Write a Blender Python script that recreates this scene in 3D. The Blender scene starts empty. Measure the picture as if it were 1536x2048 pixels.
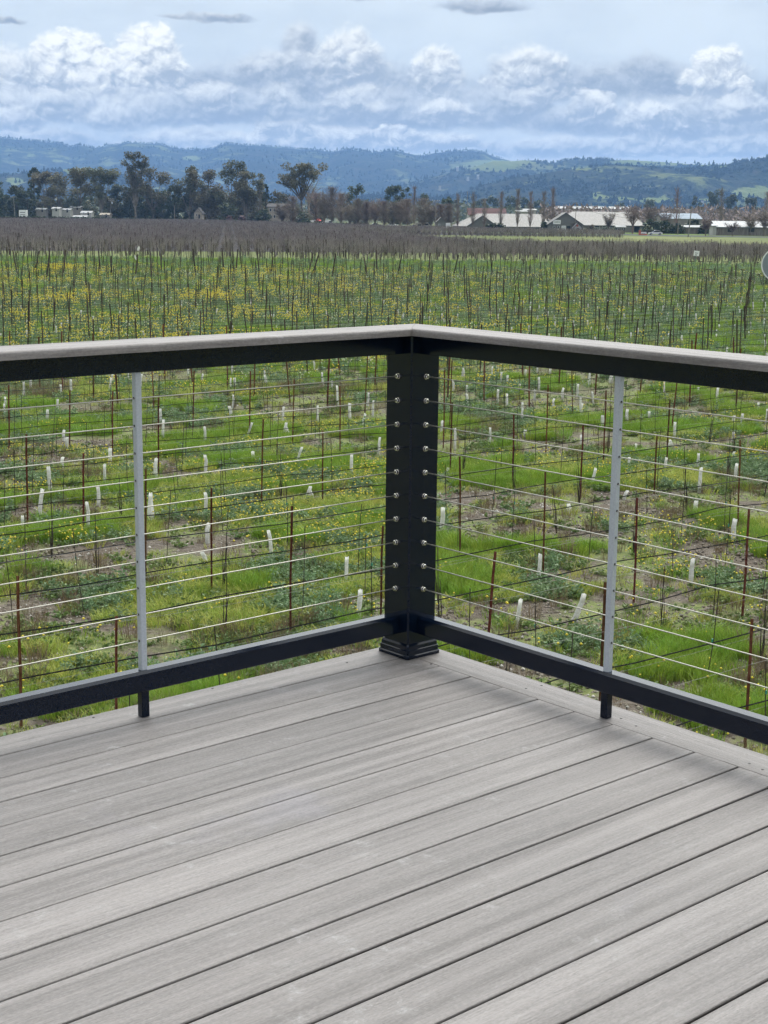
import bpy, bmesh, math, random
import numpy as np
from mathutils import Matrix, Vector, Quaternion
sc = bpy.context.scene
COL = sc.collection
rad = math.radians
RNG = np.random.default_rng(7)
random.seed(7)

# ------------------------------------------------------------------ camera
PITCH, ROLL, FPX = rad(11.283), rad(0.596), 3007.0      # focal length in pixels of a 1536x2048 frame
HC = 6.0                                                # eye height above the vineyard ground
DECK = HC - 1.414                                       # top of the deck boards
cam_d = bpy.data.cameras.new("camera")
cam_d.sensor_width = 36.0
cam_d.lens = FPX / 2048 * 36.0
cam_d.clip_start, cam_d.clip_end = 0.05, 40000
cam = bpy.data.objects.new("camera", cam_d)
COL.objects.link(cam)
cam.matrix_world = Matrix.Translation((0, 0, HC)) @ Matrix.Rotation(rad(90) - PITCH, 4, 'X') @ Matrix.Rotation(ROLL, 4, 'Z')
sc.camera = cam

# ------------------------------------------------------------------ render settings and exposure
sc.view_settings.view_transform = 'Standard'
sc.view_settings.look = 'None'
sc.view_settings.exposure = 0.35
sc.view_settings.gamma = 1.0
sc.view_settings.use_curve_mapping = False
cy = sc.cycles
cy.use_denoising = True
cy.use_adaptive_sampling, cy.adaptive_threshold, cy.adaptive_min_samples = True, 0.02, 16
cy.max_bounces, cy.diffuse_bounces, cy.glossy_bounces = 5, 3, 3
cy.transmission_bounces, cy.volume_bounces, cy.transparent_max_bounces = 2, 1, 4
cy.caustics_reflective = cy.caustics_refractive = False
cy.sample_clamp_indirect = 6.0

# ------------------------------------------------------------------ node helpers
class NT:
    def __init__(s, tree): s.t = tree
    def new(s, kind, **kw):
        n = s.t.nodes.new(kind)
        for k, v in kw.items(): setattr(n, k, v)
        return n
    def put(s, sock, v):
        if v is None: return
        if hasattr(v, 'is_output'): s.t.links.new(v, sock)
        elif hasattr(v, 'outputs'): s.t.links.new(v.outputs[0], sock)
        else:
            if isinstance(v, (tuple, list)) and sock.type == 'RGBA' and len(v) == 3: v = (*v, 1)
            sock.default_value = v
    def math(s, op, a, b=None, c=None, clamp=False):
        n = s.new('ShaderNodeMath', operation=op, use_clamp=clamp)
        s.put(n.inputs[0], a); s.put(n.inputs[1], b); s.put(n.inputs[2], c)
        return n.outputs[0]
    def vmath(s, op, a, b=None):
        n = s.new('ShaderNodeVectorMath', operation=op)
        s.put(n.inputs[0], a); s.put(n.inputs[1], b)
        return n.outputs[0]
    def mix(s, f, a, b, blend='MIX'):
        n = s.new('ShaderNodeMix', data_type='RGBA', blend_type=blend)
        s.put(n.inputs[0], f); s.put(n.inputs[6], a); s.put(n.inputs[7], b)
        return n.outputs[2]
    def ramp(s, f, lo, hi, a=0.0, b=1.0, smooth=True):
        n = s.new('ShaderNodeMapRange', interpolation_type='SMOOTHSTEP' if smooth else 'LINEAR')
        s.put(n.inputs[0], f)
        for i, v in enumerate((lo, hi, a, b)): s.put(n.inputs[i + 1], v)
        return n.outputs[0]
    def noise(s, vec, scale, detail=4.0, rough=0.5, dist=0.0):
        n = s.new('ShaderNodeTexNoise')
        s.put(n.inputs['Vector'], vec)
        n.inputs['Scale'].default_value = scale; n.inputs['Detail'].default_value = detail
        n.inputs['Roughness'].default_value = rough; n.inputs['Distortion'].default_value = dist
        return n
    def scale(s, vec, sx, sy, sz):
        return s.vmath('MULTIPLY', vec, (sx, sy, sz))
    def combine(s, x, y, z):
        n = s.new('ShaderNodeCombineXYZ')
        for i, v in enumerate((x, y, z)): s.put(n.inputs[i], v)
        return n.outputs[0]

# ------------------------------------------------------------------ sky: Nishita under a broken cloud deck
SUN_EL, SUN_AZ = rad(46), rad(24)          # azimuth to the right of the view direction (+Y)
world = bpy.data.worlds.new("World")
sc.world = world
world.use_nodes = True
world.cycles.sampling_method = 'MANUAL'; world.cycles.sample_map_resolution = 512
w = NT(world.node_tree)
world.node_tree.nodes.clear()
CLOUDS = [  # azimuth px, base px, half width, height above base, depth below base, whiteness
    (90, 296, 150, 36, 12, .55), (400, 300, 190, 40, 14, .65), (660, 300, 190, 48, 12, .85), (560, 278, 60, 40, 12, .95),
    (840, 300, 130, 34, 12, .8), (1120, 312, 210, 36, 14, .6), (1420, 314, 220, 50, 12, .7), (1290, 280, 90, 40, 16, .8),
    (1230, 190, 330, 60, 40, .2), (620, 190, 420, 70, 50, .2),
    (40, 215, 150, 105, 40, .75), (170, 190, 105, 118, 50, .95), (300, 185, 95, 112, 40, .95), (235, 215, 90, 100, 40, .9),
    (600, 120, 45, 62, 30, .35), (690, 160, 80, 92, 40, .75), (560, 168, 115, 62, 22, .45),
    (865, 180, 62, 76, 40, .8), (1035, 190, 95, 84, 40, .8), (1390, 200, 78, 82, 60, .95), (1262, 168, 62, 52, 14, .2),
    (1446, 186, 17, 14, 8, .95), (1520, 205, 60, 50, 20, .45), (1165, 235, 55, 40, 20, .75),
    (90, 244, 240, 60, 22, .5), (330, 250, 200, 66, 16, .45), (470, 240, 150, 62, 28, .35), (760, 250, 230, 74, 26, .3),
    (960, 244, 170, 70, 32, .3), (1150, 262, 150, 50, 24, .3), (1330, 262, 200, 70, 30, .35), (1510, 262, 160, 60, 34, .4),
    (235, 262, 60, 40, 14, .6), (430, 214, 75, 44, 26, .6), (560, 226, 60, 52, 22, .5), (705, 232, 80, 50, 24, .6), (880, 246, 70, 46, 18, .7), (1040, 222, 60, 40, 20, .55),
    (1160, 244, 60, 50, 18, .8), (1275, 258, 75, 46, 16, .8), (1440, 246, 80, 50, 18, .65), (55, 262, 70, 40, 14, .6), (780, 286, 60, 30, 10, .95),
    (945, 44, 112, 24, 12, .1), (735, 24, 55, 26, 12, .15), (40, 74, 46, 10, 8, .15), (420, 64, 110, 12, 8, .3)]
def build_sky():
    tc = w.new('ShaderNodeTexCoord').outputs['Generated']
    sep = w.new('ShaderNodeSeparateXYZ'); w.put(sep.inputs[0], tc)
    X, Y, Z = sep.outputs
    el = w.math('ARCSINE', Z)
    az = w.math('ARCTAN2', X, Y)
    V = w.math('MULTIPLY', el, 30.07)
    A = w.math('MULTIPLY', az, 30.07)
    # the same kinds of cloud go on right round the horizon: the sector in view, mirrored
    Pp = w.math('PINGPONG', w.math('ADD', A, 7.87 + 15.745 * 6), 15.745)
    U = w.math('SUBTRACT', Pp, 7.87)
    P = w.combine(A, V, 0.0)
    def rg(n):
        s_ = w.new('ShaderNodeSeparateColor'); w.put(s_.inputs[0], n.outputs['Color']); return s_.outputs
    Ps = w.scale(P, 1, 1.3, 1)
    nA = w.noise(Ps, 0.75, 3.0, 0.5)
    nB = w.noise(w.vmath('ADD', Ps, (13.1, 4.2, 7.7)), 2.4, 5.0, 0.5)
    nD = w.noise(w.scale(P, 1, 2.4, 1), 0.45, 5.0, 0.5)
    a_, b_ = rg(nA), rg(nB)
    off = lambda s1, k1, s2, k2: w.math('ADD', w.math('MULTIPLY', w.math('SUBTRACT', s1, .5), k1), w.math('MULTIPLY', w.math('SUBTRACT', s2, .5), k2))
    warp = w.vmath('ADD', Ps, w.combine(off(a_[1], .35, b_[2], .42), off(a_[2], .35, b_[0], .42), 0.0))
    def billow(vec):                          # rounded, cauliflower-like heads
        v = w.new('ShaderNodeTexVoronoi', feature='SMOOTH_F1', normalize=True)
        v.inputs['Scale'].default_value = 2.5; v.inputs['Detail'].default_value = 3.0; v.inputs['Roughness'].default_value = .55
        v.inputs['Lacunarity'].default_value = 2.3; v.inputs['Smoothness'].default_value = .55
        w.put(v.inputs['Vector'], vec); return v.outputs['Distance']
    f0, f1 = billow(warp), billow(w.vmath('ADD', warp, (-.045, .11, 0)))
    heads = w.ramp(f0, .05, .55, 1.0, 0.0, False)
    emb = w.math('SUBTRACT', f1, f0)
    U1 = w.math('ADD', U, off(a_[0], .45, b_[0], .22))
    V1 = w.math('ADD', V, off(a_[1], .22, b_[1], .22))
    veil = nD.outputs[0]
    puff = w.math('ADD', .5, w.math('ADD', w.math('MULTIPLY', emb, 1.5), w.math('ADD', w.math('MULTIPLY', w.math('SUBTRACT', heads, .5), .16), w.math('MULTIPLY', w.math('SUBTRACT', b_[1], .5), .5))))
    # base: clear Nishita sky behind a thin high veil
    sky = w.new('ShaderNodeTexSky', sky_type='NISHITA', sun_disc=False)
    sky.sun_elevation, sky.sun_rotation = SUN_EL, SUN_AZ
    sky.air_density, sky.dust_density = 1.0, 1.0
    K = 12.2
    k = lambda r_, g_, b2_: (r_ * K, g_ * K * .985, b2_ * K * .905)
    high = w.mix(w.ramp(veil, .35, .7), k(.53, .585, .67), k(.46, .515, .605))
    col = w.mix(.86, sky.outputs[0], high)
    # broad overcast higher up (outside the frame): brighter round the veiled sun, duller away from it
    up = w.ramp(V, 4.5, 7.5)
    dt = w.new('ShaderNodeVectorMath', operation='DOT_PRODUCT'); w.put(dt.inputs[0], tc)
    dt.inputs[1].default_value = (math.sin(SUN_AZ) * math.cos(SUN_EL), math.cos(SUN_AZ) * math.cos(SUN_EL), math.sin(SUN_EL))
    cosn = w.math('MULTIPLY', w.math('ADD', dt.outputs[1], 1.0), .5)
    glow = w.math('ADD', w.math('MULTIPLY', w.math('POWER', cosn, 3.0), 2.05), .38)
    glow = w.math('ADD', glow, w.math('MULTIPLY', w.math('POWER', cosn, 24.0), 1.2))
    over = w.mix(w.ramp(w.noise(w.scale(tc, 1, 1, 1.6), 2.2, 6.0, .55).outputs[0], .38, .66), k(.95, .97, 1.0), k(.66, .72, .82))
    over = w.mix(1.0, over, w.combine(glow, glow, glow), 'MULTIPLY')
    col = w.mix(w.math('MULTIPLY', up, .9), col, over)
    plain = col
    # bank of grey cloud along the horizon
    bank = w.math('MULTIPLY', w.ramp(V, 3.3, 2.0), w.ramp(w.math('ADD', w.math('MULTIPLY', b_[2], .5), w.math('MULTIPLY', veil, .5)), .35, .6))
    col = w.mix(w.math('MULTIPLY', bank, .5), col, w.mix(w.ramp(puff, .2, .8), k(.35, .41, .52), k(.53, .585, .67)))
    # one node group stacks a cumulus on what is behind it
    g = bpy.data.node_groups.new("cumulus", 'ShaderNodeTree')
    for nm, ty in (("Behind", 'NodeSocketColor'), ("U", 'NodeSocketFloat'), ("V", 'NodeSocketFloat'), ("Puff", 'NodeSocketFloat'), ("Heads", 'NodeSocketFloat'), ("U0", 'NodeSocketFloat'),
                   ("V0", 'NodeSocketFloat'), ("W", 'NodeSocketFloat'), ("H", 'NodeSocketFloat'), ("B", 'NodeSocketFloat'), ("White", 'NodeSocketFloat')):
        g.interface.new_socket(nm, in_out='INPUT', socket_type=ty)
    g.interface.new_socket("Color", in_out='OUTPUT', socket_type='NodeSocketColor')
    q = NT(g)
    gi, go = q.new('NodeGroupInput'), q.new('NodeGroupOutput')
    i = {s_.name: s_ for s_ in gi.outputs if s_.name}
    du = q.math('DIVIDE', q.math('SUBTRACT', i['U'], i['U0']), i['W'])
    dv = q.math('SUBTRACT', i['V'], i['V0'])
    vp = q.math('DIVIDE', q.math('MAXIMUM', dv, 0.0), i['H'])
    vm = q.math('DIVIDE', q.math('MINIMUM', dv, 0.0), i['B'])
    vv = q.math('ADD', vp, vm)
    r = q.math('SQRT', q.math('ADD', q.math('MULTIPLY', du, du), q.math('MULTIPLY', vv, vv)))
    r = q.math('SUBTRACT', r, q.math('MULTIPLY', q.math('SUBTRACT', i['Heads'], .45), q.math('MULTIPLY_ADD', i['White'], .30, .10)))
    alpha = q.ramp(r, 1.0, q.math('MULTIPLY_ADD', i['White'], .42, .40))
    lit = q.math('ADD', q.math('MULTIPLY', vp, 1.0), q.math('MULTIPLY', q.math('SUBTRACT', i['Puff'], .5), q.math('MULTIPLY_ADD', i['White'], 1.35, .75)))
    lit = q.math('ADD', lit, q.math('MULTIPLY', du, -.12))
    lit = q.ramp(lit, -.25, 1.05)
    top = q.mix(i['White'], k(.46, .50, .57), k(.83, .83, .83))
    low = q.mix(i['White'], k(.215, .25, .325), k(.31, .35, .43))
    c = q.mix(lit, low, top)
    q.put(go.inputs[0], q.mix(q.math('MULTIPLY', alpha, q.ramp(vm, -1.0, -.2, .35, .96)), i['Behind'], c))
    for (cx, by, hw, ht, hb, wh) in CLOUDS:
        n = w.new('ShaderNodeGroup'); n.node_tree = g
        for nm, v in (("Behind", col), ("U", U1), ("V", V1), ("Puff", puff), ("Heads", heads), ("U0", (cx - 768) / 100), ("V0", (424 + .0104 * (cx - 768) - by) / 100),
                      ("W", hw / 100), ("H", ht / 100), ("B", hb / 100), ("White", wh)): w.put(n.inputs[nm], v)
        col = n.outputs[0]
    # the cumulus bank stands in a low band; above it only the high cloud shows
    B = []
    for c_ in (plain, col):
        bg = w.new('ShaderNodeBackground'); bg.inputs['Strength'].default_value = 0.1
        w.put(bg.inputs['Color'], c_); B.append(bg.outputs[0])
    ms = w.new('ShaderNodeMixShader')
    w.put(ms.inputs[0], w.math('MULTIPLY', w.ramp(V, 6.0, 5.0), w.ramp(V, -.7, -.5)))
    w.put(ms.inputs[1], B[0]); w.put(ms.inputs[2], B[1])
    w.put(w.new('ShaderNodeOutputWorld').inputs['Surface'], ms)
build_sky()
sun_d = bpy.data.lights.new("sun", 'SUN')
sun_d.energy, sun_d.angle, sun_d.color = 1.2, rad(28), (1.0, .95, .87)
sun = bpy.data.objects.new("sun", sun_d)
COL.objects.link(sun)
sdir = Vector((math.sin(SUN_AZ) * math.cos(SUN_EL), math.cos(SUN_AZ) * math.cos(SUN_EL), math.sin(SUN_EL)))
sun.rotation_euler = sdir.to_track_quat('Z', 'Y').to_euler()
sun.location = sdir * 60

# ------------------------------------------------------------------ picture point -> place in the world
CP, SP, CR, SR = math.cos(PITCH), math.sin(PITCH), math.cos(ROLL), math.sin(ROLL)
def ray(px, py):
    x, y = px - 768, py - 1024
    a, b = x * CR + y * SR, -x * SR + y * CR
    u = -b / FPX
    return Vector((a / FPX, CP + u * SP, -SP + u * CP))
def at(px, py, D):                       # the point at distance D ahead
    d = ray(px, py); return Vector((d.x * D / d.y, D, HC + d.z * D / d.y))
def gp(px, py, z=0.0):                   # the point on a level surface
    d = ray(px, py); t = (z - HC) / d.z; return Vector((d.x * t, d.y * t, z))
def proj(p):
    X, Y, Z = p[0], p[1], p[2] - HC
    d = Y * CP - Z * SP; u = Y * SP + Z * CP
    if d <= .1: return (-9999, -9999)
    x, y = X / d * FPX, -u / d * FPX
    return (768 + x * CR - y * SR, 1024 + x * SR + y * CR)
def projn(P):
    X, Y, Z = P[:, 0], P[:, 1], P[:, 2] - HC
    d = np.maximum(Y * CP - Z * SP, .1); u = Y * SP + Z * CP
    x, y = X / d * FPX, -u / d * FPX
    return 768 + x * CR - y * SR, 1024 + x * SR + y * CR

# ------------------------------------------------------------------ mesh helpers
def mesh_np(name, V, *FS):
    """vertices (n,3) and arrays of faces (m,k) -> mesh"""
    V = np.asarray(V, dtype=np.float32).reshape(-1, 3)
    FS = [np.asarray(f, dtype=np.int32) for f in FS if len(f)]
    me = bpy.data.meshes.new(name)
    me.vertices.add(len(V)); me.vertices.foreach_set('co', V.ravel())
    loops = np.concatenate([f.ravel() for f in FS])
    tot = np.concatenate([np.full(len(f), f.shape[1], np.int32) for f in FS])
    start = np.concatenate([[0], np.cumsum(tot)[:-1]]).astype(np.int32)
    me.loops.add(len(loops)); me.loops.foreach_set('vertex_index', loops)
    me.polygons.add(len(tot)); me.polygons.foreach_set('loop_start', start)
    me.polygons.foreach_set('loop_total', tot)
    me.update(calc_edges=True); me.validate()
    return me
class MB:
    def __init__(s): s.v, s.f = [], []
    def add(s, vs, fs):
        n = len(s.v); s.v += [tuple(v) for v in vs]; s.f += [tuple(i + n for i in f) for f in fs]; return s
    def box(s, lo, hi):
        (a, b, c), (d, e, f) = lo, hi
        return s.add([(a, b, c), (d, b, c), (d, e, c), (a, e, c), (a, b, f), (d, b, f), (d, e, f), (a, e, f)],
                     [(3, 2, 1, 0), (4, 5, 6, 7), (0, 1, 5, 4), (1, 2, 6, 5), (2, 3, 7, 6), (3, 0, 4, 7)])
    def tube(s, pts, rs, n=6, cap=True):
        pts = [Vector(p) for p in pts]
        if not hasattr(rs, '__len__'): rs = [rs] * len(pts)
        rings = []
        for k, p in enumerate(pts):
            d = (pts[min(k + 1, len(pts) - 1)] - pts[max(k - 1, 0)]).normalized()
            a = d.orthogonal().normalized() if abs(d.z) > .95 else d.cross(Vector((0, 0, 1))).normalized()
            b = d.cross(a).normalized()
            rings.append([p + (a * math.cos(t) + b * math.sin(t)) * rs[k] for t in (2 * math.pi * j / n for j in range(n))])
        vs = [v for r in rings for v in r]
        fs = [(k * n + j, k * n + (j + 1) % n, (k + 1) * n + (j + 1) % n, (k + 1) * n + j) for k in range(len(pts) - 1) for j in range(n)]
        if cap: fs += [tuple(reversed(range(n))), tuple((len(pts) - 1) * n + j for j in range(n))]
        return s.add(vs, fs)
    def loft(s, rings, cap=True):
        n = len(rings[0]); vs = [v for r in rings for v in r]
        fs = [(k * n + j, k * n + (j + 1) % n, (k + 1) * n + (j + 1) % n, (k + 1) * n + j) for k in range(len(rings) - 1) for j in range(n)]
        if cap: fs += [tuple(reversed(range(n))), tuple((len(rings) - 1) * n + j for j in range(n))]
        return s.add(vs, fs)
    def mesh(s, name, smooth=False):
        me = bpy.data.meshes.new(name); me.from_pydata(s.v, [], s.f); me.update()
        bm = bmesh.new(); bm.from_mesh(me); bmesh.ops.recalc_face_normals(bm, faces=bm.faces); bm.to_mesh(me); bm.free()
        if smooth: me.polygons.foreach_set('use_smooth', [True] * len(me.polygons))
        return me
def tag(o, label=None, cat=None, group=None, kind=None):
    for k, v in (('label', label), ('category', cat), ('group', group), ('kind', kind)):
        if v: o[k] = v
    return o
def link(name, me, mt=None, parent=None, loc=None):
    if isinstance(me, MB): me = me.mesh(name)
    if mt and not me.materials: me.materials.append(mt)
    o = bpy.data.objects.new(name, me); COL.objects.link(o)
    if parent: o.parent = parent
    if loc is not None: o.location = loc
    return o
def thing(name, label, cat, loc=(0, 0, 0), rz=0.0, group=None):
    o = bpy.data.objects.new(name, None); COL.objects.link(o)
    o.empty_display_size = .2; o.location = loc; o.rotation_euler = (0, 0, rz)
    return tag(o, label, cat, group)
def copy_tree(o, parent=None):
    c = o.copy(); COL.objects.link(c)
    if parent: c.parent = parent
    for ch in list(o.children): copy_tree(ch, c)
    return c
def scatter(name, pts, rot, scl, idx, templates, tilt=None):
    """one object whose geometry nodes place many copies of a few small plants"""
    coll = bpy.data.collections.new(name + "_kinds")
    for k, (me, mt) in enumerate(templates):
        if mt and not me.materials: me.materials.append(mt)
        coll.objects.link(bpy.data.objects.new("%s_kind_%02d" % (name, k), me))
    me = bpy.data.meshes.new(name)
    n = len(pts)
    me.vertices.add(n); me.vertices.foreach_set('co', np.asarray(pts, np.float32).ravel())
    rv = np.zeros((n, 3), np.float32); rv[:, 2] = rot
    if tilt is not None: rv[:, :2] = tilt
    me.attributes.new('rot', 'FLOAT_VECTOR', 'POINT').data.foreach_set('vector', rv.ravel())
    me.attributes.new('scl', 'FLOAT', 'POINT').data.foreach_set('value', np.asarray(scl, np.float32))
    me.attributes.new('idx', 'INT', 'POINT').data.foreach_set('value', np.asarray(idx, np.int32))
    o = bpy.data.objects.new(name, me); COL.objects.link(o)
    g = bpy.data.node_groups.new(name + "_scatter", 'GeometryNodeTree')
    g.interface.new_socket("Geometry", in_out='INPUT', socket_type='NodeSocketGeometry')
    g.interface.new_socket("Geometry", in_out='OUTPUT', socket_type='NodeSocketGeometry')
    N = lambda t: g.nodes.new(t)
    gi, go, ip, ci = N('NodeGroupInput'), N('NodeGroupOutput'), N('GeometryNodeInstanceOnPoints'), N('GeometryNodeCollectionInfo')
    ci.inputs['Collection'].default_value = coll
    ci.inputs['Separate Children'].default_value = True; ci.inputs['Reset Children'].default_value = True
    ip.inputs['Pick Instance'].default_value = True
    L = g.links.new
    L(gi.outputs[0], ip.inputs['Points']); L(ci.outputs[0], ip.inputs['Instance'])
    for nm, ty, dst in (('rot', 'FLOAT_VECTOR', 'Rotation'), ('scl', 'FLOAT', 'Scale'), ('idx', 'INT', 'Instance Index')):
        a = N('GeometryNodeInputNamedAttribute'); a.data_type = ty; a.inputs['Name'].default_value = nm
        L(a.outputs[0], ip.inputs[dst])
    L(ip.outputs[0], go.inputs[0])
    o.modifiers.new("scatter", 'NODES').node_group = g
    return tag(o, kind='stuff')

# numpy value noise, for clumping
_tab = RNG.random((256, 256))
def vnoise(x, y, scale, seed=0):
    x = np.asarray(x) / scale + seed * 17.3; y = np.asarray(y) / scale + seed * 9.1
    xi, yi = np.floor(x).astype(int), np.floor(y).astype(int); fx, fy = x - xi, y - yi
    fx = fx * fx * (3 - 2 * fx); fy = fy * fy * (3 - 2 * fy)
    T = lambda a, b: _tab[a & 255, b & 255]
    return (T(xi, yi) * (1 - fx) + T(xi + 1, yi) * fx) * (1 - fy) + (T(xi, yi + 1) * (1 - fx) + T(xi + 1, yi + 1) * fx) * fy
def fbm(x, y, scale, seed=0, o=4):
    return sum(vnoise(x, y, scale / 2 ** k, seed + k) * .5 ** k for k in range(o)) / sum(.5 ** k for k in range(o))

# ------------------------------------------------------------------ materials
def principled(name):
    m = bpy.data.materials.new(name); m.use_nodes = True
    q = NT(m.node_tree); b = m.node_tree.nodes['Principled BSDF']
    return m, q, b
def mat(name, c1, c2=None, scale=8.0, rough=.6, metal=0.0, spec=.5, bump=0.0, detail=4.0, stretch=(1, 1, 1), objrand=0.0, lo=.35, hi=.65, twoside=0.0):
    m, q, b = principled(name)
    b.inputs['Roughness'].default_value = rough; b.inputs['Metallic'].default_value = metal
    b.inputs['Specular IOR Level'].default_value = spec
    tc = q.new('ShaderNodeTexCoord').outputs['Object']
    v = q.scale(tc, *stretch)
    n = q.noise(v, scale, detail, .55)
    col = q.mix(q.ramp(n.outputs[0], lo, hi), c1, c2 or c1)
    if objrand:
        r = q.new('ShaderNodeObjectInfo').outputs['Random']
        h = q.new('ShaderNodeHueSaturation')
        q.put(h.inputs['Hue'], q.ramp(r, 0, 1, .5 - objrand * .12, .5 + objrand * .12, False))
        q.put(h.inputs['Value'], q.ramp(q.math('FRACT', q.math('MULTIPLY', r, 7.31)), 0, 1, 1 - objrand, 1 + objrand, False))
        q.put(h.inputs['Color'], col); col = h.outputs[0]
    q.put(b.inputs['Base Color'], col)
    if bump:
        bp = q.new('ShaderNodeBump'); bp.inputs['Strength'].default_value = bump; bp.inputs['Distance'].default_value = .02
        q.put(bp.inputs['Height'], n.outputs[0]); q.put(b.inputs['Normal'], bp)
    if twoside:
        tr = q.new('ShaderNodeBsdfTranslucent'); q.put(tr.inputs[0], col)
        ms = q.new('ShaderNodeMixShader'); ms.inputs[0].default_value = twoside
        out = m.node_tree.nodes['Material Output']
        q.put(ms.inputs[1], b.outputs[0]); q.put(ms.inputs[2], tr.outputs[0]); q.put(out.inputs[0], ms.outputs[0])
    return m
def leafmat(name, c1, c2, scale=1.5, rnd=.15, tw=.25, rough=.55):
    return mat(name, c1, c2, scale=scale, rough=rough, spec=.3, objrand=rnd, twoside=tw, lo=.3, hi=.7)

def decking_mat(name, lo, hi, tint=0.0):
    m, q, b = principled(name)
    b.inputs['Roughness'].default_value = .55; b.inputs['Specular IOR Level'].default_value = .35
    tc = q.new('ShaderNodeTexCoord').outputs['Object']
    r = q.new('ShaderNodeObjectInfo').outputs['Random']
    v = q.vmath('ADD', tc, q.combine(q.math('MULTIPLY', r, 37.0), q.math('MULTIPLY', r, 11.0), q.math('MULTIPLY', r, 23.0)))
    broad = q.noise(q.scale(v, .55, 26, 8), 1.0, 3.0, .5).outputs[0]
    streak = q.noise(q.scale(v, 2.6, 120, 60), 1.0, 5.0, .6).outputs[0]
    grain = q.noise(q.scale(v, 14, 240, 200), 1.0, 3.0, .65).outputs[0]
    speck = q.noise(q.scale(v, 110, 210, 200), 1.0, 2.0, .6).outputs[0]
    f = q.math('ADD', q.math('MULTIPLY', broad, .42), q.math('MULTIPLY', streak, .26))
    f = q.math('ADD', f, q.math('ADD', q.math('MULTIPLY', grain, .27), q.math('MULTIPLY', speck, .24)))
    col = q.mix(q.ramp(f, .49, .71, smooth=False), lo, hi)
    hs = q.new('ShaderNodeHueSaturation')
    q.put(hs.inputs['Value'], q.ramp(q.math('FRACT', q.math('MULTIPLY', r, 5.7)), 0, 1, .90, 1.09, False)); q.put(hs.inputs['Color'], col)
    col = hs.outputs[0]
    geo = q.new('ShaderNodeNewGeometry').outputs['Position']
    # chalky scuffs and faint lavender drips left on the boards
    sc1 = q.noise(q.vmath('ADD', geo, (4.3, 1.2, 0)), 3.2, 7.0, .7, .6).outputs[0]
    sc2 = q.noise(q.vmath('ADD', q.scale(geo, 1.0, 1.0, 1.0), (2.3, 9.2, 0)), 16.0, 6.0, .75).outputs[0]
    scuff = q.math('MULTIPLY', q.ramp(sc1, .53, .68), q.ramp(sc2, .5, .72))
    col = q.mix(q.math('MULTIPLY', scuff, .75), col, (.44, .44, .44))
    lav = q.math('MULTIPLY', q.ramp(q.noise(q.vmath('ADD', geo, (1.3, 6.2, 0)), 1.6, 5.0, .6).outputs[0], .60, .72), .16)
    col = q.mix(lav, col, (.24, .235, .31))
    dirt = q.ramp(q.noise(geo, 70.0, 2.0, .5).outputs[0], .76, .8)
    col = q.mix(q.math('MULTIPLY', dirt, .5), col, (.10, .095, .09))
    q.put(b.inputs['Base Color'], col)
    bp = q.new('ShaderNodeBump'); bp.inputs['Strength'].default_value = .5; bp.inputs['Distance'].default_value = .003
    q.put(bp.inputs['Height'], q.math('ADD', grain, q.math('MULTIPLY', streak, .8))); q.put(b.inputs['Normal'], bp)
    q.put(b.inputs['Roughness'], q.ramp(streak, .3, .7, .48, .66))
    return m

def ground_mat():
    m, q, b = principled("vineyard soil")
    b.inputs['Roughness'].default_value = .95; b.inputs['Specular IOR Level'].default_value = .15
    pos = q.new('ShaderNodeNewGeometry').outputs['Position']
    ln = q.new('ShaderNodeVectorMath', operation='LENGTH'); q.put(ln.inputs[0], pos)
    dist = ln.outputs[1]
    n1 = q.noise(pos, .55, 6.0, .6).outputs[0]
    n2 = q.noise(pos, 7.0, 6.0, .65).outputs[0]
    n3 = q.noise(pos, 40.0, 4.0, .6).outputs[0]
    soil = q.mix(q.ramp(n2, .3, .7), (.075, .06, .047), (.17, .145, .12))
    soil = q.mix(q.math('MULTIPLY', q.ramp(n3, .62, .72), .6), soil, (.36, .32, .27))
    moss = q.mix(q.ramp(n2, .35, .65), (.10, .135, .045), (.19, .21, .08))
    near = q.ramp(n1, .44, .58)
    green = q.mix(q.ramp(dist, 30, 75), (0, 0, 0), (1, 1, 1))
    gsep = q.new('ShaderNodeSeparateColor'); q.put(gsep.inputs[0], green)
    cover = q.math('MAXIMUM', near, q.math('MULTIPLY', gsep.outputs[0], .92))
    col = q.mix(cover, soil, moss)
    far = q.mix(q.ramp(q.noise(pos, .006, 5.0, .6).outputs[0], .4, .6), (.07, .09, .04), (.12, .12, .06))
    col = q.mix(q.ramp(dist, 600, 900), col, far)
    q.put(b.inputs['Base Color'], col)
    bp = q.new('ShaderNodeBump'); bp.inputs['Strength'].default_value = .8; bp.inputs['Distance'].default_value = .05
    q.put(bp.inputs['Height'], q.math('ADD', n2, q.math('MULTIPLY', n3, .4))); q.put(b.inputs['Normal'], bp)
    return m

M = {}
M['board'] = decking_mat("grey composite decking", (.138, .127, .123), (.270, .250, .244))
M['black'] = mat("black powder coat", (.0022, .006, .0155), (.003, .0078, .020), scale=300, rough=.15, spec=.5, bump=.015)
M['silver'] = mat("silver powder coat", (.43, .465, .52), (.49, .525, .58), scale=200, rough=.4, metal=.25)
M['steel'] = mat("stainless steel", (.74, .72, .68), (.82, .80, .77), scale=120, rough=.2, metal=1.0)
M['cable'] = mat("stainless cable", (.44, .42, .37), (.58, .56, .50), scale=400, rough=.45, metal=.75, stretch=(1, 1, 6))
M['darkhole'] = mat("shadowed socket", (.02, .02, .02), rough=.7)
M['joist'] = mat("treated lumber", (.13, .10, .06), (.19, .15, .09), scale=4, rough=.8, stretch=(1, 8, 8))
M['rust'] = mat("rusty steel", (.085, .030, .018), (.17, .070, .040), scale=14, rough=.85, bump=.3, objrand=.25, spec=.2)
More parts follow.
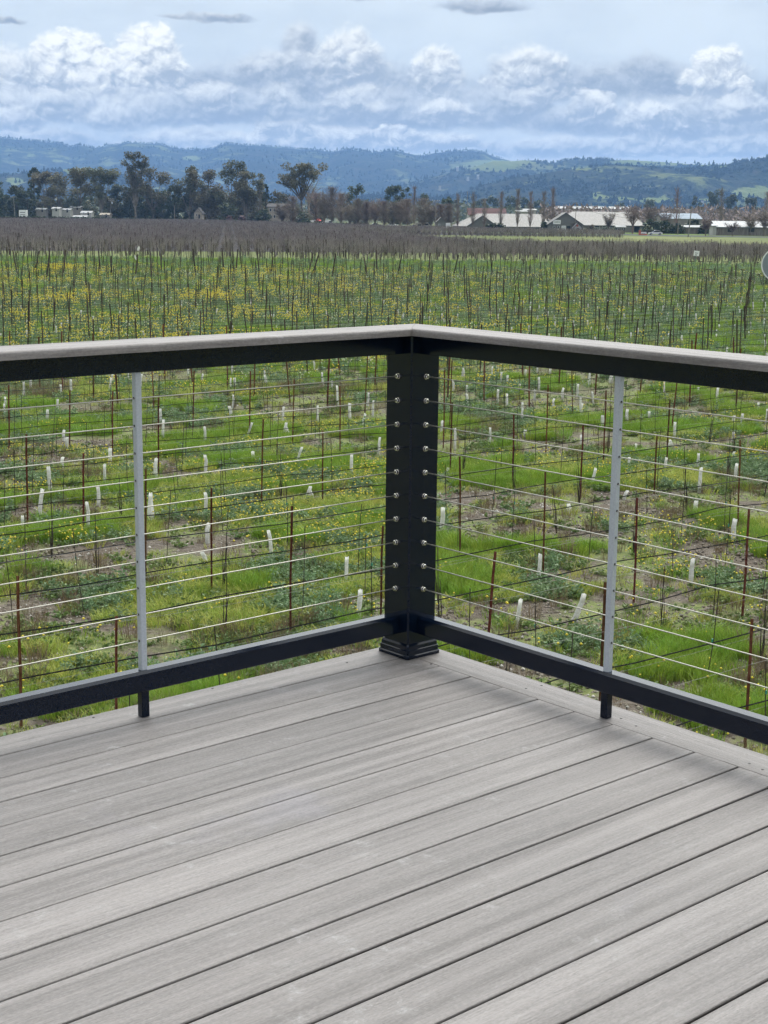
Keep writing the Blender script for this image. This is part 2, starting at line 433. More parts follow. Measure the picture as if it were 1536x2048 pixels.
M['darkpost'] = mat("weathered post", (.045, .034, .028), (.10, .078, .062), scale=6, rough=.9, objrand=.3, spec=.2)
M['rod'] = mat("training rod", (.035, .030, .026), (.07, .055, .045), scale=9, rough=.8, objrand=.3, spec=.2)
M['hose'] = mat("drip hose", (.006, .006, .007), (.014, .014, .014), scale=5, rough=.8, spec=.12)
M['wire'] = mat("galvanised wire", (.10, .10, .095), (.16, .16, .15), scale=5, rough=.6, metal=.2)
M['tube'] = mat("waxed white card", (.66, .66, .62), (.82, .82, .80), scale=9, rough=.6, objrand=.08, twoside=.45, bump=.2)
M['tape'] = mat("green tie tape", (.02, .22, .15), (.03, .30, .2), scale=30, rough=.5)
M['soil'] = ground_mat()

M['black'].node_tree.nodes['Principled BSDF'].inputs['IOR'].default_value = 1.38

# ------------------------------------------------------------------ the ground and its strips
def sheet(name, quads, mt, z, kind='structure'):
    v, f = [], []
    for qd in quads:
        n = len(v); v += [(p[0], p[1], z) for p in qd]; f.append(tuple(range(n, n + len(qd))))
    me = bpy.data.meshes.new(name); me.from_pydata(v, [], f); me.update()
    o = link(name, me, mt); o['kind'] = kind
    return o
gx = np.concatenate([[-9000, -4000, -1500, -600, -250], np.linspace(-100, 100, 81), [250, 600, 1500, 4000, 9000]])
gy = np.concatenate([[-400, -60, 0], np.linspace(8, 120, 97), [160, 220, 300, 450, 700, 1200, 3000, 6000, 11500]])
GX, GY = np.meshgrid(gx, gy)
GZ = np.where((np.abs(GX) < 99) & (GY > 9) & (GY < 119), (fbm(GX, GY, 3.0, 3) - .5) * .16, 0.0)
idx = np.arange(GX.size).reshape(GX.shape)
gf = np.stack([idx[:-1, :-1], idx[:-1, 1:], idx[1:, 1:], idx[1:, :-1]], -1).reshape(-1, 4)
gme = mesh_np("ground", np.stack([GX, GY, GZ], -1).reshape(-1, 3), gf)
gme.polygons.foreach_set('use_smooth', [True] * len(gme.polygons))
link("ground", gme, M['soil'])['kind'] = 'structure'
def ground_z(x, y): return (fbm(np.asarray(x), np.asarray(y), 3.0, 3) - .5) * .16 if np.ndim(x) else float((fbm(np.array([x]), np.array([y]), 3.0, 3)[0] - .5) * .16)
M['meadow'] = mat("meadow grass", (.10, .125, .04), (.20, .21, .085), scale=.05, rough=.95, spec=.1, stretch=(.25, 1.6, 1), detail=6, lo=.35, hi=.65)
M['track'] = mat("gravel track", (.13, .12, .125), (.20, .185, .185), scale=.8, rough=.95, spec=.1, detail=6)
M['asphalt'] = mat("asphalt", (.045, .045, .048), (.06, .06, .062), scale=3, rough=.9, spec=.2)
M['vinefloor'] = mat("bare vineyard floor", (.042, .037, .038), (.062, .056, .054), scale=.35, rough=.95, spec=.1, detail=6)
M['verge'] = mat("verge grass", (.07, .11, .025), (.12, .16, .04), scale=.12, rough=.95, spec=.1, detail=6)
P = gp
sheet("meadow", [[(P(860, 482)), P(1180, 487), P(1640, 493), P(1640, 474.5), P(1240, 472.6), P(1000, 472.2), P(860, 473.4)]], M['meadow'], .012)
sheet("dirt_track", [[P(716, 548), P(1000, 547), P(1300, 543), P(1660, 541), P(1660, 531), P(1300, 533), P(1000, 536), P(716, 538)]], M['track'], .012)
sheet("road", [[P(690, 455.5), P(890, 462.6), P(1100, 467.2), P(1340, 472.8), P(1640, 477.2), P(1640, 474.9), P(1340, 470.4), P(1100, 465.0), P(890, 460.4), P(690, 453.8)]], M['asphalt'], .024)
sheet("verge", [[P(890, 464.4), P(1240, 471.6), P(1640, 479.5), P(1640, 470.0), P(1340, 464.5), P(1100, 460.0), P(890, 456.0)]], M['verge'], .018)
sheet("vineyard_floor", [[P(-80, 501), P(590, 504), P(590, 449.5), P(380, 445), P(-80, 445)], [P(590, 504), P(1640, 511), P(1640, 497), P(1180, 491.5), P(1000, 489.5), P(806, 484), P(700, 476), P(590, 469)], [P(590, 467), P(1000, 471.2), P(1240, 472), P(1245, 468.5), P(1000, 465.5), P(700, 458.8), P(590, 453.5)]], M['vinefloor'], .008)

# ------------------------------------------------------------------ the deck
YAW = rad(48.932)
PX, PY = 0.0870, 4.7497                                  # axis of the corner post
uL = Vector((-math.sin(YAW), -math.cos(YAW), 0))          # along the left rail, towards the viewer
uR = Vector((math.cos(YAW), -math.sin(YAW), 0))           # along the right rail
POST = Vector((PX, PY, DECK))
def RL(t, d, h): return uL * t - uR * d + Vector((0, 0, h))      # left rail: t along, d outward, h up (relative to the post foot)
def RR(t, d, h): return uR * t - uL * d + Vector((0, 0, h))
EDGE, INNER, LEN = 0.1018, -0.0305, 5.6
TH = .0254
def plank_mesh(L, W):
    b, lip, gr = .0030, .0045, .011
    pr = [(0, -b), (b * .3, -b * .3), (b, 0), (W - b, 0), (W - b * .3, -b * .3), (W, -b), (W, -lip), (W - gr, -lip - .001), (W - gr, -.019), (W, -.020), (W, -TH), (0, -TH), (0, -.020), (gr, -.019), (gr, -lip - .001), (0, -lip)]
    mb = MB(); mb.loft([[(x, y, z) for y, z in pr] for x in (0, L)])
    return mb.mesh("plank")
deckfr = MB()
def joist(a, bq, wd, z0, z1):
    a, bq = Vector(a), Vector(bq); s = (bq - a).normalized().cross(Vector((0, 0, 1))) * wd / 2
    deckfr.loft([[p - s + Vector((0, 0, z0)), p + s + Vector((0, 0, z0)), p + s + Vector((0, 0, z1)), p - s + Vector((0, 0, z1))] for p in (a, bq)])
for k in range(14):                                       # joists run at right angles to the boards
    t = .25 + k * .41
    joist(uL * t - uR * .05, uL * t + uR * LEN, .038, -.215, -TH - .0005)
joist(uL * -.055 + uR * -.06, uL * -.055 + uR * LEN, .038, -.215, -TH - .0005)
joist(uR * -.075 + uL * -.02, uR * -.075 + uL * LEN, .038, -.215, -TH - .0005)
joist(uR * .3 - uL * -.1, uR * .3 + uL * LEN, .09, -.44, -.2155)
joist(uR * 4.6 - uL * -.1, uR * 4.6 + uL * LEN, .09, -.44, -.2155)
deck = link("deck", deckfr, M['joist'], loc=POST); deck['kind'] = 'structure'
ANG = math.atan2(uL.y, uL.x)
def set_plank(me, p, ang, dz=0):
    o = link("plank", me, M['board'], deck); o.location = p + Vector((0, 0, dz)); o.rotation_euler = (0, 0, ang)
    return o
# boards parallel to the left rail: local X along uL, local Y along uR
joints = [-EDGE, .0335, .1785, .3215, .4590, .6070, .7510, .8955, 1.0390, 1.1825, 1.3245, 1.4605, 1.6040, 1.7490, 1.8910, 2.0345]
while joints[-1] < LEN: joints.append(joints[-1] + .1437)
gaps = [0, .0035, .0035, .0050, .0020, .0045, .0032, .0036, .0050, .0058, .0058, .0080, .0072, .006, .006, .0072]
for k in range(len(joints) - 1):
    g0 = gaps[k] if k < len(gaps) else .005
    g1 = gaps[k + 1] if k + 1 < len(gaps) else .005
    a, b2 = joints[k] + g0 / 2, joints[k + 1] - g1 / 2
    me = plank_mesh(LEN + .03 - .003, b2 - a)
    t0 = -INNER * -1 + .0015                               # butt against the border board on the right side
    set_plank(me, uL * (.0305 + .0015) + uR * a, ANG, random.uniform(-.0006, .0006))
# border board along the right rail: local X along uR
bb = set_plank(plank_mesh(LEN + EDGE, EDGE + .0305 - .0015), -uR * EDGE + uL * .0305, math.atan2(uR.y, uR.x))
bb['label'] = 'border plank running under the right-hand railing across the board ends'
for o, (a, d2) in (("fascia", ((-uR * (EDGE - .004) + uL * -(EDGE - .018), uL * LEN - uR * (EDGE - .004)))), ("fascia", ((uL * -(EDGE - .004) - uR * (EDGE - .018), uR * LEN - uL * (EDGE - .004))))):
    s = (d2 - a).normalized().cross(Vector((0, 0, 1))) * .006
    mb = MB(); mb.loft([[p - s + Vector((0, 0, -.24)), p + s + Vector((0, 0, -.24)), p + s + Vector((0, 0, -TH - .001)), p - s + Vector((0, 0, -TH - .001))] for p in (a, d2)])
    link(o, mb, M['board'], deck)
for q in (uR * .3 + uL * .35, uR * .3 + uL * 3.2, uR * 4.6 + uL * .35, uR * 4.6 + uL * 3.2):
    mb = MB(); mb.box((q.x - .07, q.y - .07, -DECK + -.1), (q.x + .07, q.y + .07, -.4405)); link("support_post", mb, M['joist'], deck)
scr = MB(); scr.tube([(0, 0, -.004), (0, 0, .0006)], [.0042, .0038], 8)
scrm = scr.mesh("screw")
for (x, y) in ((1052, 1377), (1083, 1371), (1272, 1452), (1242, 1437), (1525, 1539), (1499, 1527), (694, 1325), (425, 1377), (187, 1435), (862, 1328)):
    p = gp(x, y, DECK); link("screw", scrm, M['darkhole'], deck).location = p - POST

# ------------------------------------------------------------------ the railing
rail = thing("cable_railing", "black corner railing with stainless cables and a grey composite cap on the deck", "railing", POST)
HW = .0605
def sq(h, z, c=.005):
    pts = [(h, h - c), (h - c, h), (-h + c, h), (-h, h - c), (-h, -h + c), (-h + c, -h), (h - c, -h), (h, -h + c)]
    return [uL * a + uR * b2 + Vector((0, 0, z)) for a, b2 in pts]
mb = MB(); mb.loft([sq(HW, 0.002), sq(HW, 1.0395)]); post = link("post", mb, M['black'], rail)
mb = MB(); mb.loft([sq(.0735, .0012, .007), sq(.0735, .010, .007), sq(.0705, .0125, .007), sq(.0702, .0145, .007), sq(.0695, .028, .006), sq(.0672, .0300, .006), sq(.0668, .0415, .006), sq(.0628, .0475, .005), sq(.0611, .048, .005)])
link("post_skirt", mb, M['black'], post)
RLEN = 4.2
# cap boards, mitred over the post
cap_pr = [(-.0722, 1.0405), (-.0722, 1.0545), (-.0712, 1.0585), (-.0685, 1.0615), (-.0640, 1.0630), (.0690, 1.0640), (.0735, 1.0625), (.0760, 1.0590), (.0767, 1.0545), (.0767, 1.0405)]
for R in (RL, RR):
    g = .0006
    mb = MB(); mb.loft([[R(-d + g, d, h) for d, h in cap_pr], [R(RLEN, d, h) for d, h in cap_pr]])
    me = mb.mesh("cap_rail")
    o = link("cap_rail", me, None, rail)
    # local X runs along the board so that the grain follows it
    u = uL if R is RL else uR
    a = math.atan2(u.y, u.x); rot = Matrix.Rotation(a, 4, 'Z')
    me.transform(rot.inverted()); o.rotation_euler = (0, 0, a)
    me.materials.append(M['board'])
top_pr = [(-.0195, .9825), (-.0195, 1.0385), (-.0175, 1.0400), (.0175, 1.0400), (.0195, 1.0385), (.0195, .9825), (.0175, .981), (-.0175, .981)]
bot_pr = [(-.0190, .0790), (-.0205, .0810), (-.0205, .1245), (-.0222, .1255), (-.0222, .1310), (-.0140, .1385), (.0190, .1385), (.0215, .1350), (.0215, .0790), (.0195, .0776), (-.0175, .0776)]
for R in (RL, RR):
    for nm, pr in (("top_rail", top_pr), ("bottom_rail", bot_pr)):
        mb = MB(); mb.loft([[R(HW - .001, d, h) for d, h in pr], [R(RLEN, d, h) for d, h in pr]])
        link(nm, mb, M['black'], rail)
# grey intermediate balusters and the black feet under them
def along(px, py, side):                                     # distance along a rail of a point seen at the deck surface
    p = gp(px, py, DECK) - POST; return p.dot(uL if side == 'L' else uR)
BT = {'L': along(285.5, 1431, 'L'), 'R': along(1217.5, 1433, 'R')}
def prism(R, t, d, hw, h0, h1, c=.002):
    s = [(hw, hw - c), (hw - c, hw), (-hw + c, hw), (-hw, hw - c), (-hw, -hw + c), (-hw + c, -hw), (hw - c, -hw), (hw, -hw + c)]
    mb = MB(); mb.loft([[R(t + a, d + b2, h) for a, b2 in s] for h in (h0, h1)]); return mb
H0, DH = .9097, .0762
cabm = {}
for R, side in ((RL, 'L'), (RR, 'R')):
    for t in (BT[side], BT[side] + 1.22):
        bal = link("baluster", prism(R, t, -.001, .0098, .1388, .9808), M['silver'], rail)
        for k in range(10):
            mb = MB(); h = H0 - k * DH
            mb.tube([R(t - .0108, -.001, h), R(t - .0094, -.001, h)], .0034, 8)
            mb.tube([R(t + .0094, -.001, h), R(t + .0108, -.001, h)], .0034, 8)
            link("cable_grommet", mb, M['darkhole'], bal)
        link("rail_foot", prism(R, t, -.001, .0125, .0012, .0774), M['black'], rail)
    for k in range(10):
        h = H0 - k * DH
        sag = .0015 + .001 * random.random()
        ts = np.linspace(HW + .010, RLEN, 9)
        mb = MB(); mb.tube([R(t, 0, h - sag * math.sin(math.pi * (t - HW) / (RLEN - HW))) for t in ts], .0017, 6)
        c = link("cable", mb.mesh("cable", True), M['cable'], rail)
        f = MB(); f.tube([R(HW - .001, 0, h), R(HW + .0022, 0, h)], [.0092, .0088], 14)
        f.tube([R(HW + .0022, 0, h), R(HW + .0030, 0, h), R(HW + .0088, 0, h), R(HW + .0100, 0, h)], [.0072, .0076, .0073, .0058], 12)
        fo = link("cable_fitting", f.mesh("cable_fitting"), M['steel'], c)
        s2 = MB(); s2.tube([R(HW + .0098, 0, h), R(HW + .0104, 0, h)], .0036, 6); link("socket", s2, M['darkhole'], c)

# ------------------------------------------------------------------ the young vineyard below the deck
TH_R = rad(51.4)
UV = np.array([math.sin(TH_R), math.cos(TH_R)]); NV = np.array([-UV[1], UV[0]])     # along the rows, across them
ROW0, ROWS, COL0, COLS = 10.2, 1.93, 2.35, 5.0
_T = "twenty thirty forty".split(); _U = "first second third fourth fifth sixth seventh eighth ninth".split()
ORD = "first second third fourth fifth sixth seventh eighth ninth tenth eleventh twelfth thirteenth fourteenth fifteenth sixteenth seventeenth eighteenth nineteenth".split() + [x for t in _T for x in [t[:-1] + "ieth"] + [t + "-" + u for u in _U]]
def row_of(p): return int(round((p[0] * NV[0] + p[1] * NV[1] - ROW0) / ROWS))
def visible(p, m=10):
    x, y = proj(p); return -m < x < 1536 + m and 380 < y < 1530
def lean(o, v, spin=0.0):
    o.rotation_mode = 'QUATERNION'
    o.rotation_quaternion = Vector(v).normalized().to_track_quat('Z', 'Y') @ Quaternion((0, 0, 1), spin)

SECT = [(120, "below the clipped hedge"), (250, "below the pale roadside sheds"), (345, "below the tall twin-topped eucalyptus"), (430, "below the gabled roadside house"),
        (555, "below the dark round oak"), (670, "below the lone spreading eucalyptus"), (770, "below the brown leafless grove"), (885, "above the railing corner"), (1000, "below the low pale barn"),
        (1100, "below the white car by the barn"), (1200, "below the small white kiosk"), (1290, "below the red roadside sign"), (1380, "below the white car on the road"), (1450, "below the white field sign"), (9999, "below the metal farm shed")]
def sector(p): x = proj(p)[0]; return next(t for m, t in SECT if x < m)
def depthword(y): return "nearer" if y < 62 else "mid-field" if y < 85 else "far" if y < 125 else "farthest"
# rusty T-section stakes
def stake_mesh(seed):
    r = random.Random(seed); mb = MB(); a, t, d = .017, .003, .022
    pr = [(-a, 0), (a, 0), (a, t), (t / 2, t), (t / 2, d), (-t / 2, d), (-t / 2, t), (-a, t)]
    bend = [(r.uniform(-.006, .006), r.uniform(-.006, .006)) for _ in range(5)]
    mb.loft([[(x + bx, y + by, z) for x, y in pr] for z, (bx, by) in zip((-.25, .0, .4, .75, 1.0), bend)])
    return mb.mesh("vine_stake")
STK = [stake_mesh(k) for k in range(5)]; STKD = [stake_mesh(30 + k) for k in range(5)]
STPX = [((36,1152),(42,1456)),((53,868),(55,1075)),((167,906),(167,1072)),((233,1232),(232,1452)),((291,938),(291,1166)),((423,976),(423,1186)),((317,795),(317,951)),((526,838),(523,1013)),((588,758),(585,891)),((646,862),(645,1010)),((680,772),(680,916)),((584,1012),(580,1272)),((765,1052),(761,1277)),((889,740),(887,895)),((904,806),(900,952)),((920,913),(920,1118)),((1028,829),(1025,971)),((1096,769),(1092,904)),((1091,944),(1086,1156)),((1166,850),(1161,998)),((1212,781),(1207,930)),((990,1103),(973,1330)),((1210,1164),(1200,1405)),((1274,996),(1268,1208)),((1314,872),(1308,990)),((1340,800),(1333,932)),((1498,1016),(1485,1240)),((1504,1238),(1490,1497)),
      ((1480,880),(1476,1060)),((501,742),(499,880)),((388,742),(386,858)),((140,780),(139,898)),((225,782),(225,915)),((18,770),(18,905))]
def top_at(base, tpx):
    d = ray(*tpx); k = math.hypot(base.x, base.y) / math.hypot(d.x, d.y); return Vector((d.x * k, d.y * k, HC + d.z * k))
stakes = []                                   # base, vector
for t, b in STPX:
    p = gp(*b); p.z = ground_z(p.x, p.y); v = top_at(p, t) - p
    stakes.append((p, v))
near = [np.array(s[0][:2]) for s in stakes]
far_stakes = []
for j in range(-1, 112):
    for k in range(-14, 75):
        u = COL0 + COLS * k + RNG.normal(0, .12); n = ROW0 + ROWS * j + RNG.normal(0, .05)
        xy = u * UV + n * NV
        if xy[1] < 12 or xy[1] > 212: continue
        x, y = proj((xy[0], xy[1], 0.0))
        if not (-60 < x < 1600): continue
        if xy[1] < 41 or min(np.hypot(*(q - xy)) for q in near) < 1.6: continue
        if 150 < xy[1] < 172 and x > 700: continue
        if xy[1] > 172 and x > 700 and RNG.random() < .4: continue
        hgt = RNG.uniform(1.7, 2.2)
        far_stakes.append((Vector((xy[0], xy[1], ground_z(*xy))), Vector((RNG.normal(0, .045), RNG.normal(0, .045), 1)).normalized() * hgt))
far_stakes.sort(key=lambda s: s[0].y)
allst = stakes + far_stakes
allst.sort(key=lambda s: s[0].y)
rowcount = {}
n_ind = 0; rest = []
byrow = {}
for p, v in allst:
    if n_ind < 300 and visible(p + v) :
        n_ind += 1; byrow.setdefault(row_of(p), []).append((p, v))
    else: rest.append((p, v))
for j, lst in byrow.items():
    lst.sort(key=lambda s: proj(s[0])[0])
    for q, (p, v) in enumerate(lst):
        o = link("vine_stake", (STK if p.y < 55 else STKD)[(j * 3 + q) % 5], M['rust'] if p.y < 55 else M['darkpost'], loc=p)
        wk = 1.05 if p.y < 45 else 1.6; o.scale = (wk, wk, v.length); lean(o, v, 1.2 + .3 * math.sin(j + q))
        side = "tilting left" if v.x < -.06 else "tilting right" if v.x > .06 else "upright"
        if j < 20 and q < 20:
            tag(o, "%s rusty vine stake, %s from left in the %s vine row from the deck" % (side, ORD[q], ORD[max(j, 0)]), "vine stake", "rusty stakes in the young vineyard")
        elif j < 45:
            tag(o, "thin rusty vine stake in the %s flowering weeds, %s" % (depthword(p.y), sector(p)), "vine stake", "rusty stakes in the %s flowering weeds, %s" % (depthword(p.y), sector(p)))
        else:
            tag(o, "thin dark vine stake in the far green strip, " + sector(p), "vine stake", "dark stakes in the far green strip, " + sector(p))
def soup_posts(name, lst, wd, mt, kind='stuff'):
    V, F = [], []
    for p, v in lst:
        n = len(V)
        for k in range(3):
            a = 2 * math.pi * k / 3; d = Vector((math.cos(a) * wd, math.sin(a) * wd, 0))
            V += [p + d, p + v + d]
        F += [(n, n + 2, n + 3, n + 1), (n + 2, n + 4, n + 5, n + 3), (n + 4, n, n + 1, n + 5)]
    o = link(name, mesh_np(name, np.array([tuple(x) for x in V]), np.array(F)), mt); o['kind'] = kind; return o
soup_posts("vine_stakes", rest, .032, M['darkpost'])

# thin training rods beside each young vine, some with green tie tape
def rod_mesh(seed):
    r = random.Random(seed); mb = MB(); b = r.uniform(-.02, .02)
    mb.tube([(0, 0, -.1), (b, 0, .5), (0, b, 1.0)], .0065, 5); return mb.mesh("training_rod")
RODS = [rod_mesh(k) for k in range(4)]
tapem = MB().tube([(0, 0, -.02), (0, 0, .025)], .011, 6).mesh("tie_tape")
vinem = MB()
for k in range(3):
    a = k * 2.1; vinem.tube([(0, 0, -.05), (.02 * math.cos(a), .02 * math.sin(a), .25), (.03 * math.cos(a + 1), .03 * math.sin(a + 1), .5 + .1 * k)], [.008, .006, .003], 4)
vinem = vinem.mesh("young_vine")
vines = []
for j in range(-1, 82):
    for k in range(-70, 220):
        u = COL0 + 1.25 * k + .3 + RNG.normal(0, .06); n = ROW0 + ROWS * j + RNG.normal(0, .04)
        xy = u * UV + n * NV
        if xy[1] < 13 or xy[1] > 150: continue
        x, y = proj((xy[0], xy[1], 0.0))
        if not (-60 < x < 1600): continue
        vines.append((xy[1], j, Vector((xy[0], xy[1], ground_z(*xy))), Vector((RNG.normal(0, .05), RNG.normal(0, .05), 1)).normalized() * RNG.uniform(.85, 1.5)))
vines.sort(key=lambda s: s[0])
n_ind = 0; rest = []; byrow = {}
for D, j, p, v in vines:
    if RNG.random() < .22: continue
    if n_ind < 300 and visible(p + v): n_ind += 1; byrow.setdefault(j, []).append((p, v))
    else: rest.append((p, v))
kk = 0
for j, lst in byrow.items():
    lst.sort(key=lambda s: proj(s[0])[0])
    for q, (p, v) in enumerate(lst):
        o = link("training_rod", RODS[(j + q) % 4], M['rod'], loc=p); o.scale = (1, 1, v.length); lean(o, v)
        if j < 9:
            if (q + j) % 3 == 0:
                tp = link("tie_tape", tapem, M['tape'], o); tp.location = (0, 0, random.uniform(.3, .85)); tp.scale = (1, 1, 1 / v.length)
            if (q * 7 + j) % 3 == 1:
                vn = link("young_vine", vinem, M['rod'], o); vn.scale = (1.4, 1.4, 1.0)
        if j < 20 and q < 20:
            tag(o, "thin dark training rod, %s from left in the %s vine row from the deck" % (ORD[q], ORD[max(j, 0)]), "training rod", "thin rods beside the young vines")
        else:
            tag(o, "thin dark training rod in the %s young vines, %s" % (depthword(p.y), sector(p)), "training rod", "thin rods in the %s young vines, %s" % (depthword(p.y), sector(p)))
soup_posts("training_rods", rest, .013, M['rod'])

# white cartons round the young vines
def tube_mesh(seed, crushed=False):
    r = random.Random(seed); n = 9; rings = []
    for z, rr in ((-.04, 1.0), (0, 1.0), (.35, .95 if not crushed else 1.35), (.7, .9 if not crushed else .8), (1.0, .86 if not crushed else .5)):
        ox, oy = r.uniform(-.12, .12) * z, r.uniform(-.12, .12) * z
        ring = []
        for k in range(n):
            a = 2 * math.pi * k / n
            q = rr * (1 + r.uniform(-.12, .12) * (2.2 if crushed else 1))
            ring.append((.048 * q * math.cos(a) + ox * .16, .048 * q * .8 * math.sin(a) + oy * .16, z + (r.uniform(-.03, .05) if z == 1.0 else 0)))
        rings.append(ring)
    mb = MB(); mb.loft(rings, cap=False); return mb.mesh("grow_tube")
TUB = [tube_mesh(k) for k in range(6)]; CRU = [tube_mesh(20 + k, True) for k in range(3)]
TP = [(47,1040,1072),(78,990,1033),(101,945,987),(125,919,937),(134,880,900),(221,904,927),(210,940,976),(197,981,1012),(177,1017,1066),(312,927,961),(412,919,950),(412,995,1026),(415,1056,1088),(416,1109,1135),(303,1000,1046),(470,761,779),(532,755,771),(664,766,784),(675,779,808),(700,815,842),(721,834,856),(635,820,844),(566,820,841),(573,852,872),(493,852,880),(506,909,932),(592,901,934),(703,919,953),(758,883,906),(410,862,890),(620,979,1000),(544,1074,1121),(693,1126,1166),(716,1192,1238),(325,850,883),(907,766,784),(933,774,785),(1014,756,775),(1039,772,787),(1069,784,801),(1014,793,812),(1045,809,825),(1125,782,803),(1106,801,813),(1160,800,820),(1232,768,787),(883,848,869),(910,867,897),(979,862,889),(1050,863,876),(1162,876,895),(1182,944,974),(895,942,951),(882,1029,1075),(1137,1018,1030),(1220,1030,1065),(1078,1121,1159),(1148,1197,1244),(1033,1212,1259),(1328,768,788),(1298,830,852),(1348,852,878),(1340,884,896),(1272,892,904),(1258,920,940),(1396,914,940),(1398,946,986),(1330,922,948),(1466,836,850),(1466,868,884),(1466,908,922),(1470,936,968),(1516,810,824),(1390,1008,1032),(1466,1048,1086),(1380,1130,1176),(1248,984,1000),
      (12,800,820),(47,768,800),(62,760,782),(123,775,795),(240,742,756),(256,748,762),(10,815,838),(128,865,880),(404,752,766),(376,740,752),(470,770,776),(1396,778,790),(1100,742,758),(925,748,756)]
SLANT = {(1148,1197): .34, (592,901): .3, (721,834): .3, (493,852): .3, (78,990): .16, (544,1074): -.1, (1248,984): .3, (416,1109): -.35, (1182,944): .2, (716,1192): .12, (1033,1212): .12}
CR_ = {(303,1000), (620,979), (1137,1018), (573,852), (895,942), (1340,884)}
tubes = []
for (x, t, b) in TP:
    p = gp(x, b); p.z = ground_z(p.x, p.y)
    h = (top_at(p, (x, t)) - p).z
    v = Vector((SLANT.get((x, t), RNG.normal(0, .03)), RNG.normal(0, .03), 1)).normalized() * min(max(h, .16), .46) * 1.28
    tubes.append((p, v, (x, t) in CR_))
have = [np.array(q[0][:2]) for q in tubes]
for D, j, p, v in vines:
    if D < 42: continue
    pr = .36 if proj(p)[0] > 760 else .17
    if RNG.random() < pr and D < 140:
        tubes.append((p + Vector((.06, 0, 0)), Vector((RNG.normal(0, .05), RNG.normal(0, .05), 1)).normalized() * RNG.uniform(.36, .52), RNG.random() < .08))
tubes.sort(key=lambda s: s[0].y)
n_ind = 0; rest = []; byrow = {}
for p, v, c in tubes:
    if n_ind < 300 and visible(p + v): n_ind += 1; byrow.setdefault(row_of(p), []).append((p, v, c))
    else: rest.append((p, v))
for j, lst in byrow.items():
    lst.sort(key=lambda s: proj(s[0])[0])
    for q, (p, v, c) in enumerate(lst):
        o = link("grow_tube", (CRU if c else TUB)[(j * 5 + q) % (3 if c else 6)], M['tube'], loc=p)
        wsc = random.uniform(.82, 1.05) * (1.5 if c else 1)
        o.scale = (wsc, wsc, v.length); lean(o, v, random.uniform(0, 6))
        how = "crumpled white" if c else "leaning white" if abs(v.x) > .06 else "upright white"
        if j < 20 and q < 20:
            tag(o, "%s grow tube, %s tube from left in the %s vine row from the deck" % (how, ORD[q], ORD[max(j, 0)]), "grow tube", "white grow tubes on the young vines")
        else:
            tag(o, "%s grow tube in the %s green weeds, %s" % (how, depthword(p.y), sector(p)), "grow tube", "%s grow tubes in the %s weeds, %s" % (how, depthword(p.y), sector(p)))
soup_posts("grow_tubes", rest, .045, M['tube'])

# drip hose and wires along each row
def strip(name, pts, r, mt, n=3):
    mb = MB(); mb.tube(pts, r, n, cap=False); return link(name, mb, mt)
def row_pts(j, z, sagk, step, seed):
    n = ROW0 + ROWS * j; pts = []
    us = np.arange(-60, 190, step)
    for i_, u in enumerate(us):
        xy = u * UV + n * NV
        if xy[1] < 11 or xy[1] > 160: continue
        x, y = proj((xy[0], xy[1], z))
        if not (-160 < x < 1720): continue
        ph = (u - COL0) / COLS % 1.0
        s = sagk * (4 * ph * (1 - ph)) * (.7 + .6 * _tab[(j * 7 + int(u // 5)) & 255, seed])
        pts.append((xy[0] + .025 * math.sin(u * 1.7 + j), xy[1], z - s + .012 * math.sin(u * 2.3 + seed + j)))
    return pts
for j in range(-1, 48):
    st = 1.25 if j < 25 else 2.5
    lab = ("%s vine row from the deck" % ORD[max(j, 0)]) if 0 <= j < 49 else None
    pts = row_pts(j, .56, .06, st, 3)
    if len(pts) < 3: continue
    o = strip("drip_hose", pts, (.0095 if j < 8 else .008), M['hose'], 4)
    tag(o, ("black drip hose strung along the " + lab) if lab else "black drip hose strung along a distant young vine row", "drip hose", "drip hoses along the vine rows" if lab else "drip hoses along the distant rows")
    if j < 0: tag(o, "black drip hose of the vine row hidden closest under the deck")
    for z, hi in ((.46, "lower"), (1.02, "upper")):
        o = strip("trellis_wire", row_pts(j, z, .02, st, 9), .002 if j < 20 else .003, M['wire'], 3)
        tag(o, ("thin grey %s trellis wire along the %s" % (hi, lab)) if lab else "thin grey %s trellis wire along a distant young vine row" % hi, "trellis wire", ("trellis wires along the vine rows") if lab else "%s trellis wires along the distant rows" % hi)
        if j < 0: tag(o, "thin grey %s wire of the vine row hidden closest under the deck" % hi)

# ------------------------------------------------------------------ ground cover
def blades(n, h, spread, wd, bend, seed, hvar=.4):
    r = np.random.default_rng(seed)
    a = r.uniform(0, 2 * np.pi, n); rr = spread * np.sqrt(r.uniform(0, 1, n))
    bx, by = rr * np.cos(a), rr * np.sin(a)
    hh = h * r.uniform(1 - hvar, 1 + hvar * .5, n)
    da = a + r.normal(0, .8, n); bb = bend * r.uniform(.3, 1.2, n) * hh
    fa = r.uniform(0, 2 * np.pi, n); wx, wy = wd * np.cos(fa) / 2, wd * np.sin(fa) / 2
    mx, my, mz = bx + np.cos(da) * bb * .35, by + np.sin(da) * bb * .35, hh * .6
    tx, ty, tz = bx + np.cos(da) * bb, by + np.sin(da) * bb, hh * (1 - .25 * np.clip(bb / hh, 0, 1))
    z0 = np.full(n, -.02)
    V = np.stack([np.stack([bx - wx, by - wy, z0], 1), np.stack([bx + wx, by + wy, z0], 1), np.stack([mx + wx * .8, my + wy * .8, mz], 1), np.stack([mx - wx * .8, my - wy * .8, mz], 1), np.stack([tx, ty, tz], 1)], 1).reshape(-1, 3)
    i = np.arange(n)[:, None] * 5
    return V, i + np.array([[0, 1, 2, 3]]), i + np.array([[3, 2, 4]])
